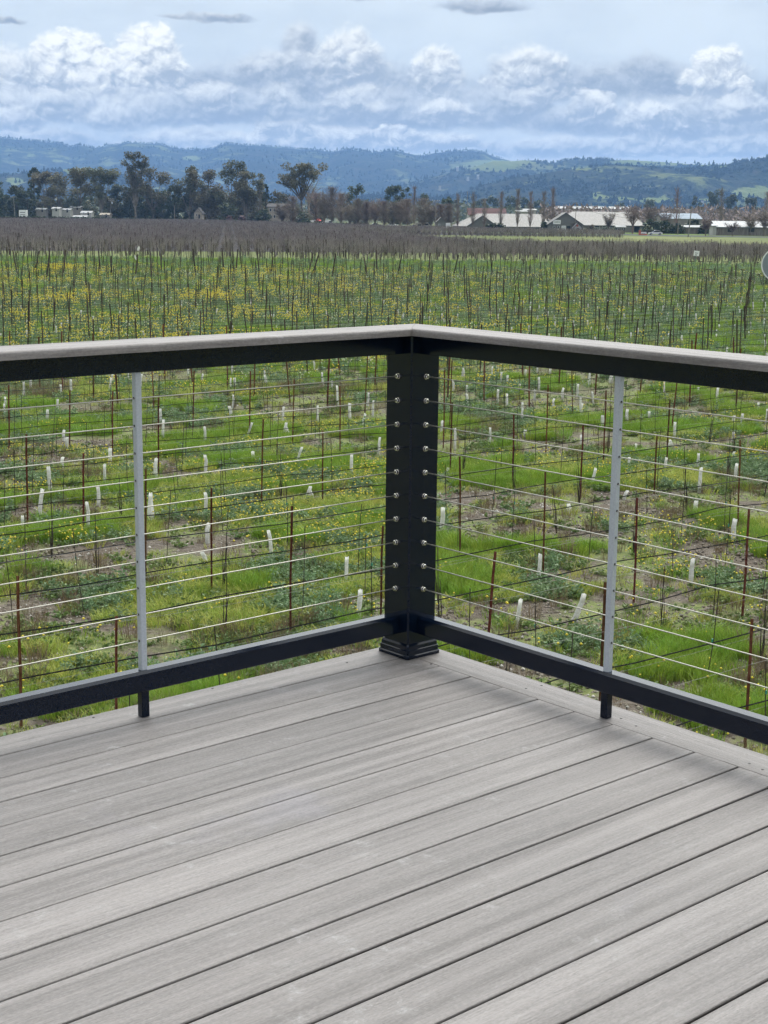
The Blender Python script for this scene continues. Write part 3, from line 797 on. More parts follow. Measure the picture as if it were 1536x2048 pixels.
def leaves(C, A, B):
    """diamond leaves: base C, axis A (length), half width B"""
    V = np.stack([C, C + A * .45 + B, C + A, C + A * .45 - B], 1).reshape(-1, 3)
    return V, np.arange(len(C))[:, None] * 4 + np.array([[0, 1, 2, 3]])
def rnd_dirs(r, n, zlo, zhi):
    z = r.uniform(zlo, zhi, n); a = r.uniform(0, 2 * np.pi, n); q = np.sqrt(1 - z * z)
    return np.stack([q * np.cos(a), q * np.sin(a), z], 1)
def cat(parts, mats=None, name="plant"):
    V, F4, F3, m4, m3 = [], [], [], [], []; n = 0
    for k, pt in enumerate(parts):
        V.append(pt[0])
        for f in pt[1:]:
            (F4 if f.shape[1] == 4 else F3).append(f + n); (m4 if f.shape[1] == 4 else m3).append(np.full(len(f), k))
        n += len(pt[0])
    fs = [np.concatenate(x) for x in (F4, F3) if x]
    me = mesh_np(name, np.concatenate(V), *fs)
    if mats:
        for m in mats: me.materials.append(m)
        me.polygons.foreach_set('material_index', np.concatenate([np.concatenate(x) for x in (m4, m3) if x]).astype(np.int32))
    return me
def weed(stems, h, leaf, nleaf, seed, spread=.12, up=(.05, .7)):
    r = np.random.default_rng(seed); C, A, B = [], [], []
    for s_ in range(stems):
        a = r.uniform(0, 6.28); out = np.array([math.cos(a), math.sin(a)]) * spread * r.uniform(.2, 1)
        top = np.array([out[0] * 1.8, out[1] * 1.8, h * r.uniform(.6, 1.1)]); bot = np.array([out[0] * .4, out[1] * .4, 0])
        t = r.uniform(.1, 1.0, nleaf); c = bot + (top - bot) * t[:, None]
        d = rnd_dirs(r, nleaf, *up) * leaf * r.uniform(.6, 1.15, nleaf)[:, None]
        s2 = np.cross(d, rnd_dirs(r, nleaf, -.4, 1)); s2 /= np.linalg.norm(s2, axis=1)[:, None] + 1e-6
        C.append(c); A.append(d); B.append(s2 * leaf * .26)
    return leaves(np.concatenate(C), np.concatenate(A), np.concatenate(B))
def blobs(C, s):
    """little octahedra"""
    o = np.array([[1, 0, 0], [-1, 0, 0], [0, 1, 0], [0, -1, 0], [0, 0, .8], [0, 0, -.8]])
    f = np.array([[0, 2, 4], [2, 1, 4], [1, 3, 4], [3, 0, 4], [2, 0, 5], [1, 2, 5], [3, 1, 5], [0, 3, 5]])
    s = np.asarray(s).reshape(-1, 1, 1) if np.ndim(s) else s
    V = (C[:, None, :] + o[None] * s).reshape(-1, 3)
    return V, (np.arange(len(C))[:, None, None] * 6 + f[None]).reshape(-1, 3)
M['grassA'] = leafmat("bright grass", (.15, .26, .026), (.30, .43, .065), 3)
M['grassB'] = leafmat("yellow grass", (.28, .35, .055), (.52, .53, .15), 3)
M['weedA'] = leafmat("blue green weed", (.11, .19, .080), (.27, .37, .20), 6)
M['weedB'] = leafmat("dark weed", (.085, .14, .04), (.18, .25, .08), 6)
M['dry'] = leafmat("dry stems", (.14, .10, .06), (.26, .20, .12), 6, tw=.1)
M['yellow'] = mat("mustard flower", (.70, .58, .03), (.86, .74, .10), scale=20, rough=.6, twoside=.3)
M['pale'] = mat("pale flower", (.66, .66, .42), (.80, .80, .62), scale=20, rough=.6, twoside=.3)
M['stem'] = leafmat("green stem", (.05, .11, .03), (.10, .16, .05), 6)
M['clod'] = mat("soil clod", (.13, .11, .085), (.27, .24, .20), scale=14, rough=.95, spec=.1, objrand=.2)
M['stone'] = mat("pale stone", (.42, .40, .36), (.60, .58, .54), scale=14, rough=.9, spec=.2, objrand=.15)
def mustard(h, nf, seed, fl, fs=.030):
    r = np.random.default_rng(seed); st = max(4, nf // 3)
    sv, sq_, s3 = blades(st, h, .10, .012, .35, seed, .25)
    lf = weed(4, h * .55, .11, 9, seed + 1, .12)
    C = np.stack([r.normal(0, .13, nf), r.normal(0, .13, nf), h * r.uniform(.68, 1.02, nf)], 1)
    return cat([(sv, sq_, s3), lf, blobs(C, fs * r.uniform(.6, 1.25, nf))], [M['stem'], M['weedA'], fl])
def flowers_low(n, seed, fl):
    r = np.random.default_rng(seed)
    a = blades(22, .15, .20, .008, .6, seed)
    C = np.stack([r.normal(0, .15, n), r.normal(0, .15, n), r.uniform(.10, .2, n)], 1)
    return cat([a, weed(3, .10, .06, 8, seed + 3, .15), blobs(C, .015 * r.uniform(.7, 1.3, n))], [M['grassA'], M['weedB'], fl])
TPL = [
    (cat([blades(70, .24, .14, .010, .6, 1)]), M['grassA']), (cat([blades(60, .18, .17, .009, .75, 2)]), M['grassA']), (cat([blades(85, .31, .19, .010, .6, 3)]), M['grassA']),    # 0-2
    (cat([blades(40, .17, .17, .012, .8, 4)]), M['grassB']), (cat([blades(46, .21, .16, .012, .9, 5)]), M['grassB']),                                                        # 3-4
    (cat([weed(6, .24, .065, 12, 6, .10)]), M['weedA']), (cat([weed(7, .19, .06, 10, 7, .14)]), M['weedA']), (cat([weed(4, .32, .07, 14, 8, .08)]), M['weedA']),           # 5-7
    (cat([weed(8, .12, .09, 9, 9, .18, (-.1, .4))]), M['weedB']), (cat([weed(8, .15, .055, 10, 10, .18)]), M['weedB']),                                                       # 8-9
    (cat([blades(40, .38, .14, .006, .5, 11)]), M['dry']),                                                                                                                 # 10
    (mustard(.72, 12, 12, M['yellow']), None), (mustard(.60, 9, 13, M['yellow']), None), (mustard(.55, 9, 14, M['pale'], .024), None),                                       # 11-13
    (flowers_low(6, 15, M['yellow']), None),                                                                                                                             # 14
    (cat([blobs(np.random.default_rng(16).normal(0, 1, (14, 3)) * np.array([.22, .22, .008]), np.random.default_rng(17).uniform(.012, .04, 14))]), M['clod']),              # 15
    (cat([blobs(np.random.default_rng(18).normal(0, 1, (4, 3)) * np.array([.2, .2, .006]), np.random.default_rng(19).uniform(.012, .032, 4))]), M['stone']),                # 16
]
def band(d0, d1, dens):
    n = int(dens * (.30 * (d1 * d1 - d0 * d0) + 4 * (d1 - d0)))
    D = np.sqrt(RNG.uniform(0, 1, n) * (d1 * d1 - d0 * d0) + d0 * d0)
    X = (RNG.uniform(-.5, .5, n)) * (.60 * D + 4)
    return X, D
pts, rot, scl, idx, = [], [], [], []
def drop(X, Y, kinds, s):
    pts.append(np.stack([X, Y, ground_z(X, Y)], 1)); rot.append(RNG.uniform(0, 6.28, len(X)))
    scl.append(s * np.ones(len(X)) * RNG.uniform(.75, 1.3, len(X))); idx.append(RNG.choice(kinds, len(X)))
for d0, d1, dens, s in ((13, 24, 64, .85), (24, 38, 50, .9), (38, 62, 30, 1.0), (62, 100, 13, 1.3), (100, 185, 4.0, 1.8)):
    X, Y = band(d0, d1, dens)
    g1, g2 = fbm(X, Y, 1.7, 1), fbm(X, Y, 1.1, 5); g3 = fbm(X, Y, 2.4, 9); bare = fbm(X, Y, 1.9, 13)
    q = ((X * NV[0] + Y * NV[1] - ROW0) / ROWS + .5) % 1.0
    inrow = np.abs(q - .5) < .17                                # the strip under the vines is kept barer
    bl = np.where(inrow, .57, .485) if d0 < 38 else np.where(inrow, .52, .43) if d0 < 62 else .2
    live = bare > bl
    grassy = live & (g1 > (.58 if d0 < 62 else .62)); weedy = live & ~grassy & (g2 > (.58 if d0 < 62 else .44)); yel = live & ~grassy & ~weedy & (g3 > .36); rst = live & ~grassy & ~weedy & ~yel
    drop(X[grassy], Y[grassy], [0, 1, 1, 2], s); drop(X[weedy], Y[weedy], [5, 6, 6, 7, 9], s)
    drop(X[yel], Y[yel], [3, 3, 4, 4, 1, 8], s); drop(X[rst], Y[rst], [8, 8, 9, 3, 10], s)
    lo = ~live & (RNG.random(len(X)) < (.30 if d0 < 38 else .2)); k = RNG.random(len(X))
    drop(X[lo & (k < .55)], Y[lo & (k < .55)], [15], 1.0); drop(X[lo & (k > .9)], Y[lo & (k > .9)], [16], 1.0)
    drop(X[lo & (k > .55) & (k < .9)], Y[lo & (k > .55) & (k < .9)], [8, 3, 10], .8)
    fl = (RNG.random(len(X)) < np.where(X < 1, .16, .07)) & (g3 > .56) & (g2 > .46) if 22 < d0 < 62 else (RNG.random(len(X)) < .008)
    drop(X[fl], Y[fl], [14], 1.15)
print("ground cover", sum(map(len, idx)))
scatter("ground_weeds", np.concatenate(pts), np.concatenate(rot), np.concatenate(scl), np.concatenate(idx), TPL)
# wild mustard in flower further out
pts, rot, scl, idx = [], [], [], []
X, Y = band(46, 152, 1.6)
px_, py_ = projn(np.stack([X, Y, 0 * X], 1))
dn = fbm(X, Y, 9, 21) * .75 + .25 * fbm(X, Y, 2.4, 22)
pw = np.clip((dn - .36) * 5, 0, 1) * np.clip((Y - 44) / 26, 0, 1) * np.clip((1250 - px_) / 700, .28, 1) * np.where((py_ < 552), .35, 1)
k = RNG.random(len(X)) < pw
drop(X[k], Y[k], [11, 11, 12, 12, 13], 1.0)
X, Y = band(128, 152, .5); drop(X, Y, [13, 13, 12], 1.0)
q = gp(118, 552); X = q.x + RNG.normal(0, 1.0, 60); Y = q.y + RNG.normal(0, 2.4, 60); drop(X, Y, [11], 1.25)
q = gp(415, 614); X = q.x + RNG.normal(0, .9, 50); Y = q.y + RNG.normal(0, 2.4, 50); drop(X, Y, [11], 1.2)
q = gp(120, 622); X = q.x + RNG.normal(0, .8, 40); Y = q.y + RNG.normal(0, 2.0, 40); drop(X, Y, [11], 1.2)
print("mustard", sum(map(len, idx)))
scatter("mustard_flowers", np.concatenate(pts), np.concatenate(rot), np.concatenate(scl), np.concatenate(idx), TPL)

# ------------------------------------------------------------------ the old vineyard beyond the track
M['vine'] = mat("dormant vine wood", (.17, .15, .142), (.285, .255, .24), scale=4, rough=.9, objrand=.38, spec=.15)
def strips(P0, P1, w0, w1, r):
    d = P1 - P0; s = np.cross(d, rnd_dirs(r, len(d), -1, 1)); s /= np.linalg.norm(s, axis=1)[:, None] + 1e-9
    V = np.stack([P0 - s * w0, P0 + s * w0, P1 + s * w1, P1 - s * w1], 1).reshape(-1, 3)
    return V, np.arange(len(d))[:, None] * 4 + np.array([[0, 1, 2, 3]])
def old_vine(seed):
    r = np.random.default_rng(seed); P0, P1 = [], []
    P0.append([0, 0, -.1]); P1.append([r.normal(0, .04), r.normal(0, .04), .8])
    P0.append([.02, 0, -.1]); P1.append([r.normal(0, .04), .02, .8])
    for s_ in (-1, 1): P0.append([0, 0, .78]); P1.append([s_ * .75, r.normal(0, .03), .9])
    n = 17
    x = r.uniform(-.75, .75, n)
    a = np.stack([x, r.normal(0, .03, n), np.full(n, .85)], 1)
    b = a + np.stack([r.normal(0, .22, n), r.normal(0, .5, n), r.uniform(.7, 1.25, n)], 1)
    P0, P1 = np.concatenate([np.array(P0), a]), np.concatenate([np.array(P1), b])
    w0 = np.concatenate([[.05, .05, .03, .03], np.full(n, .016)])[:, None]; w1 = np.concatenate([[.035, .035, .02, .02], np.full(n, .008)])[:, None]
    return cat([strips(P0, P1, w0, w1, r)], name="grapevine")
OV = [old_vine(40 + k) for k in range(4)]
def block(az_px, d_lo, d_hi, spacing, step, keep):
    az = math.atan2((az_px - 768), FPX); f = np.array([math.sin(az), math.cos(az)]); s = np.array([f[1], -f[0]])
    S, T = np.meshgrid(np.arange(-260, 260) * spacing, np.arange(d_lo * .9, d_hi * 1.05, step))
    XY = S.ravel()[:, None] * s + T.ravel()[:, None] * f
    px, py = projn(np.concatenate([XY, np.zeros((len(XY), 1))], 1))
    ok = keep(px, py, XY[:, 1] - np.abs(RNG.normal(0, 1, len(XY))) * np.where(XY[:, 1] < 300, 16, 0)) & (px > -60) & (px < 1600)
    XY = XY[ok] + RNG.normal(0, .26, (ok.sum(), 2))
    return XY, math.atan2(f[1], f[0])
rnear = lambda px: np.interp(px, [-60, 400, 800, 1536], [186, 186, 184, 186])
parts = []
parts.append(block(455, 180, 720, 2.2, 1.45, lambda px, py, D: (px < 590) & (D > rnear(px)) & (D < np.interp(px, [-60, 0, 400, 590], [655, 655, 700, 610]))))
parts.append(block(903, 180, 400, 1.25, 1.35, lambda px, py, D: (px >= 590) & (D > rnear(px)) & (D < np.interp(px, [590, 700, 806, 880, 1000, 1600], [405, 392, 330, 262, 236, 226]))))
parts.append(block(880, 380, 520, 1.5, 1.4, lambda px, py, D: (px >= 590) & (px < 1245) & (D > np.interp(px, [590, 1000, 1245], [412, 398, 394])) & (D < np.interp(px, [590, 700, 1000, 1245], [600, 515, 446, 428]))))
XY = np.concatenate([p[0] for p in parts]); RT = np.concatenate([np.full(len(p[0]), p[1]) for p in parts])
order = np.argsort(XY[:, 1]); XY, RT = XY[order], RT[order]
px, py = projn(np.concatenate([XY, np.zeros((len(XY), 1))], 1))
inview = (px > 0) & (px < 1536)
ind = np.zeros(len(XY), bool); ind[np.where(inview)[0][:300]] = True
for k in np.where(ind)[0]:
    o = link("grapevine", OV[k % 4], M['vine'], loc=(XY[k, 0], XY[k, 1], 0)); o.rotation_euler = (0, 0, RT[k]); o.scale = (1, 1, random.uniform(.85, 1.1))
    where = sector((XY[k, 0], XY[k, 1], 0))
    tag(o, "bare dormant grapevine on the old vineyard's near edge, " + where, "grapevine", "dormant vines at the near edge, " + where)
R_ = ~ind
scatter("dormant_vines", np.concatenate([XY[R_], np.zeros((R_.sum(), 1))], 1), RT[R_], RNG.uniform(.85, 1.15, R_.sum()), RNG.integers(0, 4, R_.sum()), [(m, M['vine']) for m in OV])
print("old vines", len(XY))
# line posts standing a little higher than the vines
k = np.where((RNG.random(len(XY)) < .09))[0]
near_k = [i for i in k if inview[i]][:140]; far_k = [i for i in k if i not in set(near_k)]
postm = MB().tube([(0, 0, -.2), (.01, 0, 1.0), (0, .01, 2.15)], [.06, .055, .05], 5).mesh("trellis_post")
for i in near_k:
    o = link("trellis_post", postm, M['darkpost'], loc=(XY[i, 0], XY[i, 1], 0)); o.scale = (1, 1, random.uniform(.85, 1.15)); o.rotation_euler = (RNG.normal(0, .04), RNG.normal(0, .04), 0)
    wh = sector((XY[i, 0], XY[i, 1], 0)); tag(o, "dark wooden trellis post rising above the dormant vines, " + wh, "trellis post", "line posts above the dormant vines, " + wh)
soup_posts("trellis_posts", [(Vector((XY[i, 0], XY[i, 1], 0)), Vector((RNG.normal(0, .06), RNG.normal(0, .06), RNG.uniform(1.9, 2.3)))) for i in far_k], .06, M['darkpost'])
# leaning end posts with crossarms near the gravel track
epm = MB(); epm.tube([(0, 0, -.2), (0, 0, 2.0)], [.035, .03], 5); epm = epm.mesh("end_post")
arm = MB().box((-.30, -.03, -.03), (.30, .03, .035)).mesh("crossarm")
def end_post(x, ty, D, tilt, lab, grp):
    p = at(x, ty, D); p.z = 0; t = at(x, ty, D)
    o = link("end_post", epm, M['rust'] if RNG.random() < .4 else M['darkpost'], loc=p); hgt = max(t.z, .9)
    o.scale = (1, 1, hgt / 2.0); o.rotation_euler = (RNG.normal(0, .05), tilt, RNG.uniform(-.4, .4))
    c = link("crossarm", arm, M['darkpost'], o); c.location = (0, 0, 1.96); c.scale = (RNG.uniform(.5, 1.1), 1, 2.0 / hgt)
    tag(o, lab, "end post", grp)
for i_, x in enumerate(np.arange(1005, 1560, 37)):
    end_post(x + RNG.normal(0, 7), 543 + RNG.normal(0, 4), 126, RNG.normal(0, .16), "leaning crossarm end post before the track, " + sector(at(x, 540, 126)), "leaning end posts before the track, " + sector(at(x, 540, 126)))
for i_, x in enumerate(np.arange(1010, 1560, 23)):
    end_post(x + RNG.normal(0, 6), 527 + RNG.normal(0, 4), 172, RNG.normal(0, .06), "upright crossarm end post beyond the track, " + sector(at(x, 527, 172)), "end posts beyond the track, " + sector(at(x, 527, 172)))
for i_, x in enumerate(np.arange(20, 990, 41)):
    p = gp(x + RNG.normal(0, 14), 556 + RNG.normal(0, 4)); v = Vector((RNG.normal(0, .12), 0, 1)) * RNG.uniform(1.9, 2.6)
    o = link("row_end_post", postm, M['darkpost'], loc=p); o.scale = (1.2, 1.2, v.length / 2.15); lean(o, v)
    tag(o, "dark wooden row end post before the green strip, " + sector(p), "end post", "wooden end posts of the young rows, " + sector(p))
# white field sign on a green stake
p = gp(1391, 531)
sg = thing("field_sign", "small white field sign on a thin green stake above the old vines", "sign", p)
q = at(1393, 507, p.y) - p
link("stake", MB().tube([(0, 0, -.2), (0, .02, q.z)], .018, 5), M['tape'], sg)
M['signwhite'] = mat("white sign face", (.78, .78, .78), (.84, .84, .84), scale=2, rough=.5)
M['ink'] = mat("dark lettering", (.03, .03, .035), rough=.6)
pl = link("panel", MB().box((-.34, -.02, -.30), (.34, 0, .33)), M['signwhite'], sg); pl.location = (q.x, 0, q.z); pl.rotation_euler = (0, .10, 0)
ik = MB()
for (a, b2, c, d) in ((-.20, .02, -.13, .09), (-.11, .00, -.02, .09), (.01, .02, .07, .09), (.10, .01, .16, .08), (-.14, -.22, .08, -.13)): ik.box((a, -.024, b2), (c, -.0205, d))
link("lettering", ik, M['ink'], pl)
# scraps of white caught on the wires
for (x, y, a) in ((277, 497, .3), (271, 515, -.45)):
    p = at(x, y, 150)
    o = link("white_streamer", MB().loft([[(-.06, 0, -.32), (.06, .01, -.32), (.06, .02, -.3)], [(-.09, .01, 0), (.09, 0, .0), (.09, .02, .01)], [(-.05, 0, .30), (.05, 0, .30), (.05, .02, .3)]]), M['tube'], loc=p); o.rotation_euler = (0, a, 0)
    if y < 505: o.scale = (1.4, 1, .7)
    tag(o, "small white streamer caught on the trellis, %s of the two" % ("upper" if y < 505 else "lower"), "streamer", "white streamers on the trellis")
# grey tank at the edge of the vines
M['tank'] = mat("grey blue tank", (.22, .26, .295), (.27, .31, .345), scale=1.2, rough=.5)
p = at(1556, 560, 130); p.z = 0
tk = thing("water_tank", "grey blue round tank with a white rim among the vines at the edge", "tank", p, -math.atan2(p.x, p.y))
cz, rr = 1.95, 1.42
link("shell", MB().tube([(0, 0, cz), (0, 4.2, cz)], [rr, rr], 36), M['tank'], tk)
rim = MB(); n = 40
for k in range(n):
    a, b2 = 2 * math.pi * k / n, 2 * math.pi * (k + 1) / n
    rim.loft([[(math.cos(t) * r_, y, cz + math.sin(t) * r_) for r_, y in ((rr - .05, -.05), (rr + .06, -.05), (rr + .06, .12), (rr + .003, .12), (rr + .003, -.012), (rr - .05, -.012))] for t in (a, b2)], cap=False)
link("rim", rim, M['signwhite'], tk)
for sx in (-1, 1):
    for y in (.5, 3.6): link("leg", MB().box((sx * .95 - .08, y, -.2), (sx * .95 + .08, y + .16, cz - rr * .79)), M['darkpost'], tk)

# ------------------------------------------------------------------ hills
def hill_mat():
    m, q, b = principled("wooded hills")
    b.inputs['Roughness'].default_value = 1.0; b.inputs['Specular IOR Level'].default_value = 0.0
    pos = q.new('ShaderNodeNewGeometry').outputs['Position']
    pas = q.new('ShaderNodeAttribute', attribute_name='pasture').outputs['Fac']
    n1 = q.noise(pos, .0035, 6.0, .62).outputs[0]; n2 = q.noise(pos, .012, 5.0, .65).outputs[0]; n3 = q.noise(pos, .05, 4.0, .7).outputs[0]
    wood = q.mix(q.ramp(n3, .35, .65), (.014, .020, .016), (.046, .050, .036))
    wood = q.mix(q.math('MULTIPLY', q.ramp(n2, .5, .7), .5), wood, (.085, .07, .052))
    grass = q.mix(q.ramp(n2, .3, .7), (.13, .17, .06), (.20, .22, .09))
    f = q.math('ADD', pas, q.math('MULTIPLY', q.math('SUBTRACT', n2, .5), 1.1))
    f = q.math('ADD', f, q.math('MULTIPLY', q.math('SUBTRACT', n3, .5), .8))
    scat_ = q.math('MULTIPLY', q.ramp(n1, .52, .60), q.ramp(n2, .45, .57))
    mask = q.math('MAXIMUM', q.ramp(f, .45, .60), q.math('MULTIPLY', scat_, .75))
    q.put(b.inputs['Base Color'], q.mix(mask, wood, grass))
    bp = q.new('ShaderNodeBump'); bp.inputs['Strength'].default_value = .9; bp.inputs['Distance'].default_value = 14.0
    q.put(bp.inputs['Height'], n3); q.put(b.inputs['Normal'], bp)
    return m
M['hill'] = hill_mat()
RIDGE_A = [(-500,300),(-250,292),(-100,284),(0,275.6),(26,277),(52,281),(62,282),(81,281),(99,285.5),(128,287),(142,294),(161,291),(180,292.5),(193,296.5),(216,291),(234,291),(255,286),(276,285.5),(292,288),(323,288),(341,294),(362,299),(391,299),(401,301.7),(427,296.5),(440,290),(455,287),(489,291),(510,290.7),(541,293),(578,296.5),(614,299.6),(640,300.4),(664,304.8),(682,300),(708,300),(739,305),(758,304),(776,301),(791,301.7),(817,308),(846,311),(869,305.6),(895,303),(942,301.7),(966,305),(984,313),(1018,322),(1060,334),(1150,350),(1300,360),(1700,380)]
RIDGE_B = [(700,400),(800,372),(880,350),(940,335),(985,322),(1018,322),(1044,320.4),(1067,320),(1083,326),(1104,326),(1125,320),(1160,319),(1206,316.8),(1219,320.4),(1261,320.4),(1303,324),(1360,326.4),(1396,330),(1441,330),(1480,333),(1600,342),(1900,350)]
RIDGE_C = [(850,402),(900,392),(950,377),(1000,362),(1060,350),(1136,339),(1222,329.5),(1282,334),(1344,338.5),(1396,337.5),(1441,330),(1464,324),(1511,319),(1536,320),(1700,316),(2000,322)]
RIDGE_D = [(-500,372),(-200,368),(0,352),(60,345),(120,340),(170,337),(215,345),(300,362),(380,374),(500,388),(640,392),(800,396),(900,398)]
PAST = [(985,331,62,13,.9),(930,334,30,9,.5),(1040,325,40,5,.7),(1330,325,120,6,1.0),(1430,331,40,4,.8),(1075,346,40,6,.4),(1160,335,30,10,.55),(1200,342,25,8,.5),
        (170,343,50,9,.8),(62,309,12,3,.8),(112,322,16,4,.8),(210,312,25,12,.45),(330,312,26,10,.45),(383,317,20,6,.8),(30,362,22,8,.8),(440,318,26,6,.5),(20,312,14,4,.6),
        (1500,388,38,14,.95),(1520,378,20,8,.8),(1310,401,46,6,.95),(1410,402,34,5,.9),(1195,392,26,8,.7),(1340,370,40,8,.35),(1060,368,36,10,.4),(960,386,60,8,.4),(560,340,30,3,.4),(900,382,60,8,.35),(1250,398,40,6,.7)]
def hill(name, ridge, Db, Dr, seed, x0, x1, rough=1.0, step=4, yb=None):
    xs = np.arange(x0, x1 + 1, step, dtype=float)
    ry = np.interp(xs, [p[0] for p in ridge], [p[1] for p in ridge])
    ry = ry + (fbm(xs, xs * 0 + seed, 26, seed) - .5) * 3.0 * rough
    nr, nb = 46, 8
    V = np.zeros((nr + nb, len(xs), 3)); PA = np.zeros((nr + nb, len(xs)))
    for r in range(nr + nb):
        s = r / (nr - 1)
        D = Db + (Dr - Db) * s
        for c, x in enumerate(xs):
            if c == 0: pass
        d = np.array([tuple(ray(x, 424 + .0104 * (x - 768))) for x in xs]); az = d[:, 0] / d[:, 1]
        X = az * D
        dr = np.array([tuple(ray(x, y)) for x, y in zip(xs, ry)]); zr = HC + dr[:, 2] / dr[:, 1] * Dr
        if s <= 1:
            spur = fbm(X, np.full_like(X, D), (Dr - Db) * .22, seed + 3, 5) - .5
            prof = s ** 1.15
            z = zr * prof + spur * zr * 1.1 * math.sin(math.pi * min(s, 1)) * (1 - .35 * s)
            z = np.minimum(np.maximum(z, -2), zr * (.12 + .88 * s) + 4)
        else: z = zr * (1 - (s - 1) * 5.0)
        V[r, :, 0], V[r, :, 1], V[r, :, 2] = X, D, z
        ppx, ppy = projn(V[r])
        for (cx, cyy, rx, ry_, am) in PAST:
            PA[r] = np.maximum(PA[r], am * np.clip(1.6 - np.sqrt(((ppx - cx) / rx) ** 2 + ((ppy - cyy) / ry_) ** 2) * 1.1, 0, 1))
    n = len(xs); i = np.arange((nr + nb) * n).reshape(nr + nb, n)
    f = np.stack([i[:-1, :-1], i[:-1, 1:], i[1:, 1:], i[1:, :-1]], -1).reshape(-1, 4)
    me = mesh_np(name, V.reshape(-1, 3), f)
    me.attributes.new('pasture', 'FLOAT', 'POINT').data.foreach_set('value', PA.ravel().astype(np.float32))
    me.polygons.foreach_set('use_smooth', [True] * len(me.polygons))
    o = link(name, me, M['hill']); o['kind'] = 'structure'
    return V[:nr], PA[:nr]
HA = hill("far_hills", RIDGE_A, 5600, 8600, 3, -420, 1700)
HB = hill("green_hills", RIDGE_B, 4700, 6000, 8, 700, 1900)
HC_ = hill("near_hill", RIDGE_C, 3300, 4300, 12, 850, 1960)
HD = hill("foothills", RIDGE_D, 3600, 4600, 17, -420, 900)
# woods on the hills: small crowns standing on the slopes and along the ridges
def crown_blob(seed, tall):
    r = np.random.default_rng(seed); n = 64
    d = rnd_dirs(r, n, -.2, 1); c = d * np.array([4.5, 4.5, 5.0 if not tall else 9.0]) * r.uniform(.5, 1.0, n)[:, None] + np.array([0, 0, 5.0 if not tall else 8.5])
    if tall: c[:, :2] *= (1.25 - c[:, 2:3] / 18.0)
    A = rnd_dirs(r, n, -1, 1) * 2.4; B = np.cross(A, rnd_dirs(r, n, -1, 1)); B *= 2.3 / (np.linalg.norm(B, axis=1)[:, None] + 1e-6)
    V, F = leaves(c - A * .5, A, B); return mesh_np("hill_tree", V, F)
M['wood'] = leafmat("hill woodland", (.014, .022, .014), (.038, .048, .028), .08, .35, .0, .9)
TT = [(crown_blob(60 + k, k % 2 == 1), M['wood']) for k in range(4)]
pts, rot, scl, idx = [], [], [], []
for (V, PA), n, kinds, sz in ((HA, 6000, [0, 1, 1, 3], 1.0), (HB, 5000, [0, 2, 2, 1], .9), (HC_, 7000, [0, 2, 1], .75), (HD, 4500, [0, 1, 2], .8)):
    rr = RNG.integers(2, V.shape[0] - 1, n); cc = RNG.integers(1, V.shape[1] - 1, n)
    pq = V[rr, cc]; ok = (PA[rr, cc] + RNG.normal(0, .1, n) < .42) & (fbm(pq[:, 0], pq[:, 1], 420, 31) + RNG.normal(0, .06, n) > .47)
    rr, cc = rr[ok], cc[ok]
    fr, fc = RNG.uniform(0, 1, len(rr))[:, None], RNG.uniform(0, 1, len(rr))[:, None]
    p = V[rr, cc] * (1 - fr) * (1 - fc) + V[rr + 1, cc] * fr * (1 - fc) + V[rr, cc + 1] * (1 - fr) * fc + V[rr + 1, cc + 1] * fr * fc
    pts.append(p - np.array([0, 0, 1.0])); rot.append(RNG.uniform(0, 6.28, len(p))); scl.append(RNG.uniform(.6, 1.5, len(p)) * sz); idx.append(RNG.choice(kinds, len(p)))
    top = V[-1]; m = 2600 if V is HA[0] else 1200
    cc = RNG.integers(0, len(top) - 1, m); fc = RNG.uniform(0, 1, m)[:, None]
    p = top[cc] * (1 - fc) + top[cc + 1] * fc
    pa = PA[-1, cc]; kp = (pa < .3) | (RNG.random(m) < .10); kp &= (fbm(p[:, 0], p[:, 1], 260, 4) > .40); p = p[kp]
    pts.append(p - np.array([0, 0, 2.0])); rot.append(RNG.uniform(0, 6.28, len(p))); scl.append(RNG.uniform(.3, 1.0, len(p)) ** 1.3 * (.85 if V is HA[0] else .6)); idx.append(RNG.choice([0, 1, 3, 3], len(p)))
scatter("hill_woods", np.concatenate(pts), np.concatenate(rot), np.concatenate(scl), np.concatenate(idx), TT)

# ------------------------------------------------------------------ trees across the field
M['bark'] = mat("tree bark", (.055, .045, .038), (.12, .10, .085), scale=1.2, rough=.9, spec=.1)
M['palebark'] = mat("pale eucalyptus bark", (.13, .115, .10), (.24, .21, .18), scale=.8, rough=.85, spec=.1)
M['gum'] = leafmat("eucalyptus foliage", (.07, .08, .045), (.19, .18, .105), .35, .2)
M['gumbrown'] = leafmat("brownish eucalyptus foliage", (.085, .083, .050), (.19, .175, .108), .35, .2)
M['dense'] = leafmat("dark evergreen foliage", (.030, .048, .028), (.10, .12, .065), .4, .2)
M['blue'] = leafmat("grey green foliage", (.048, .070, .052), (.125, .145, .10), .4, .2)
M['hedge'] = leafmat("clipped hedge", (.020, .040, .018), (.060, .085, .036), .8, .25)
M['twig'] = mat("bare twigs", (.17, .135, .115), (.30, .245, .21), scale=.5, rough=.9, spec=.1, objrand=.2)
M['twigred'] = mat("reddish bare twigs", (.19, .125, .11), (.30, .21, .185), scale=.5, rough=.9, spec=.1, objrand=.2)
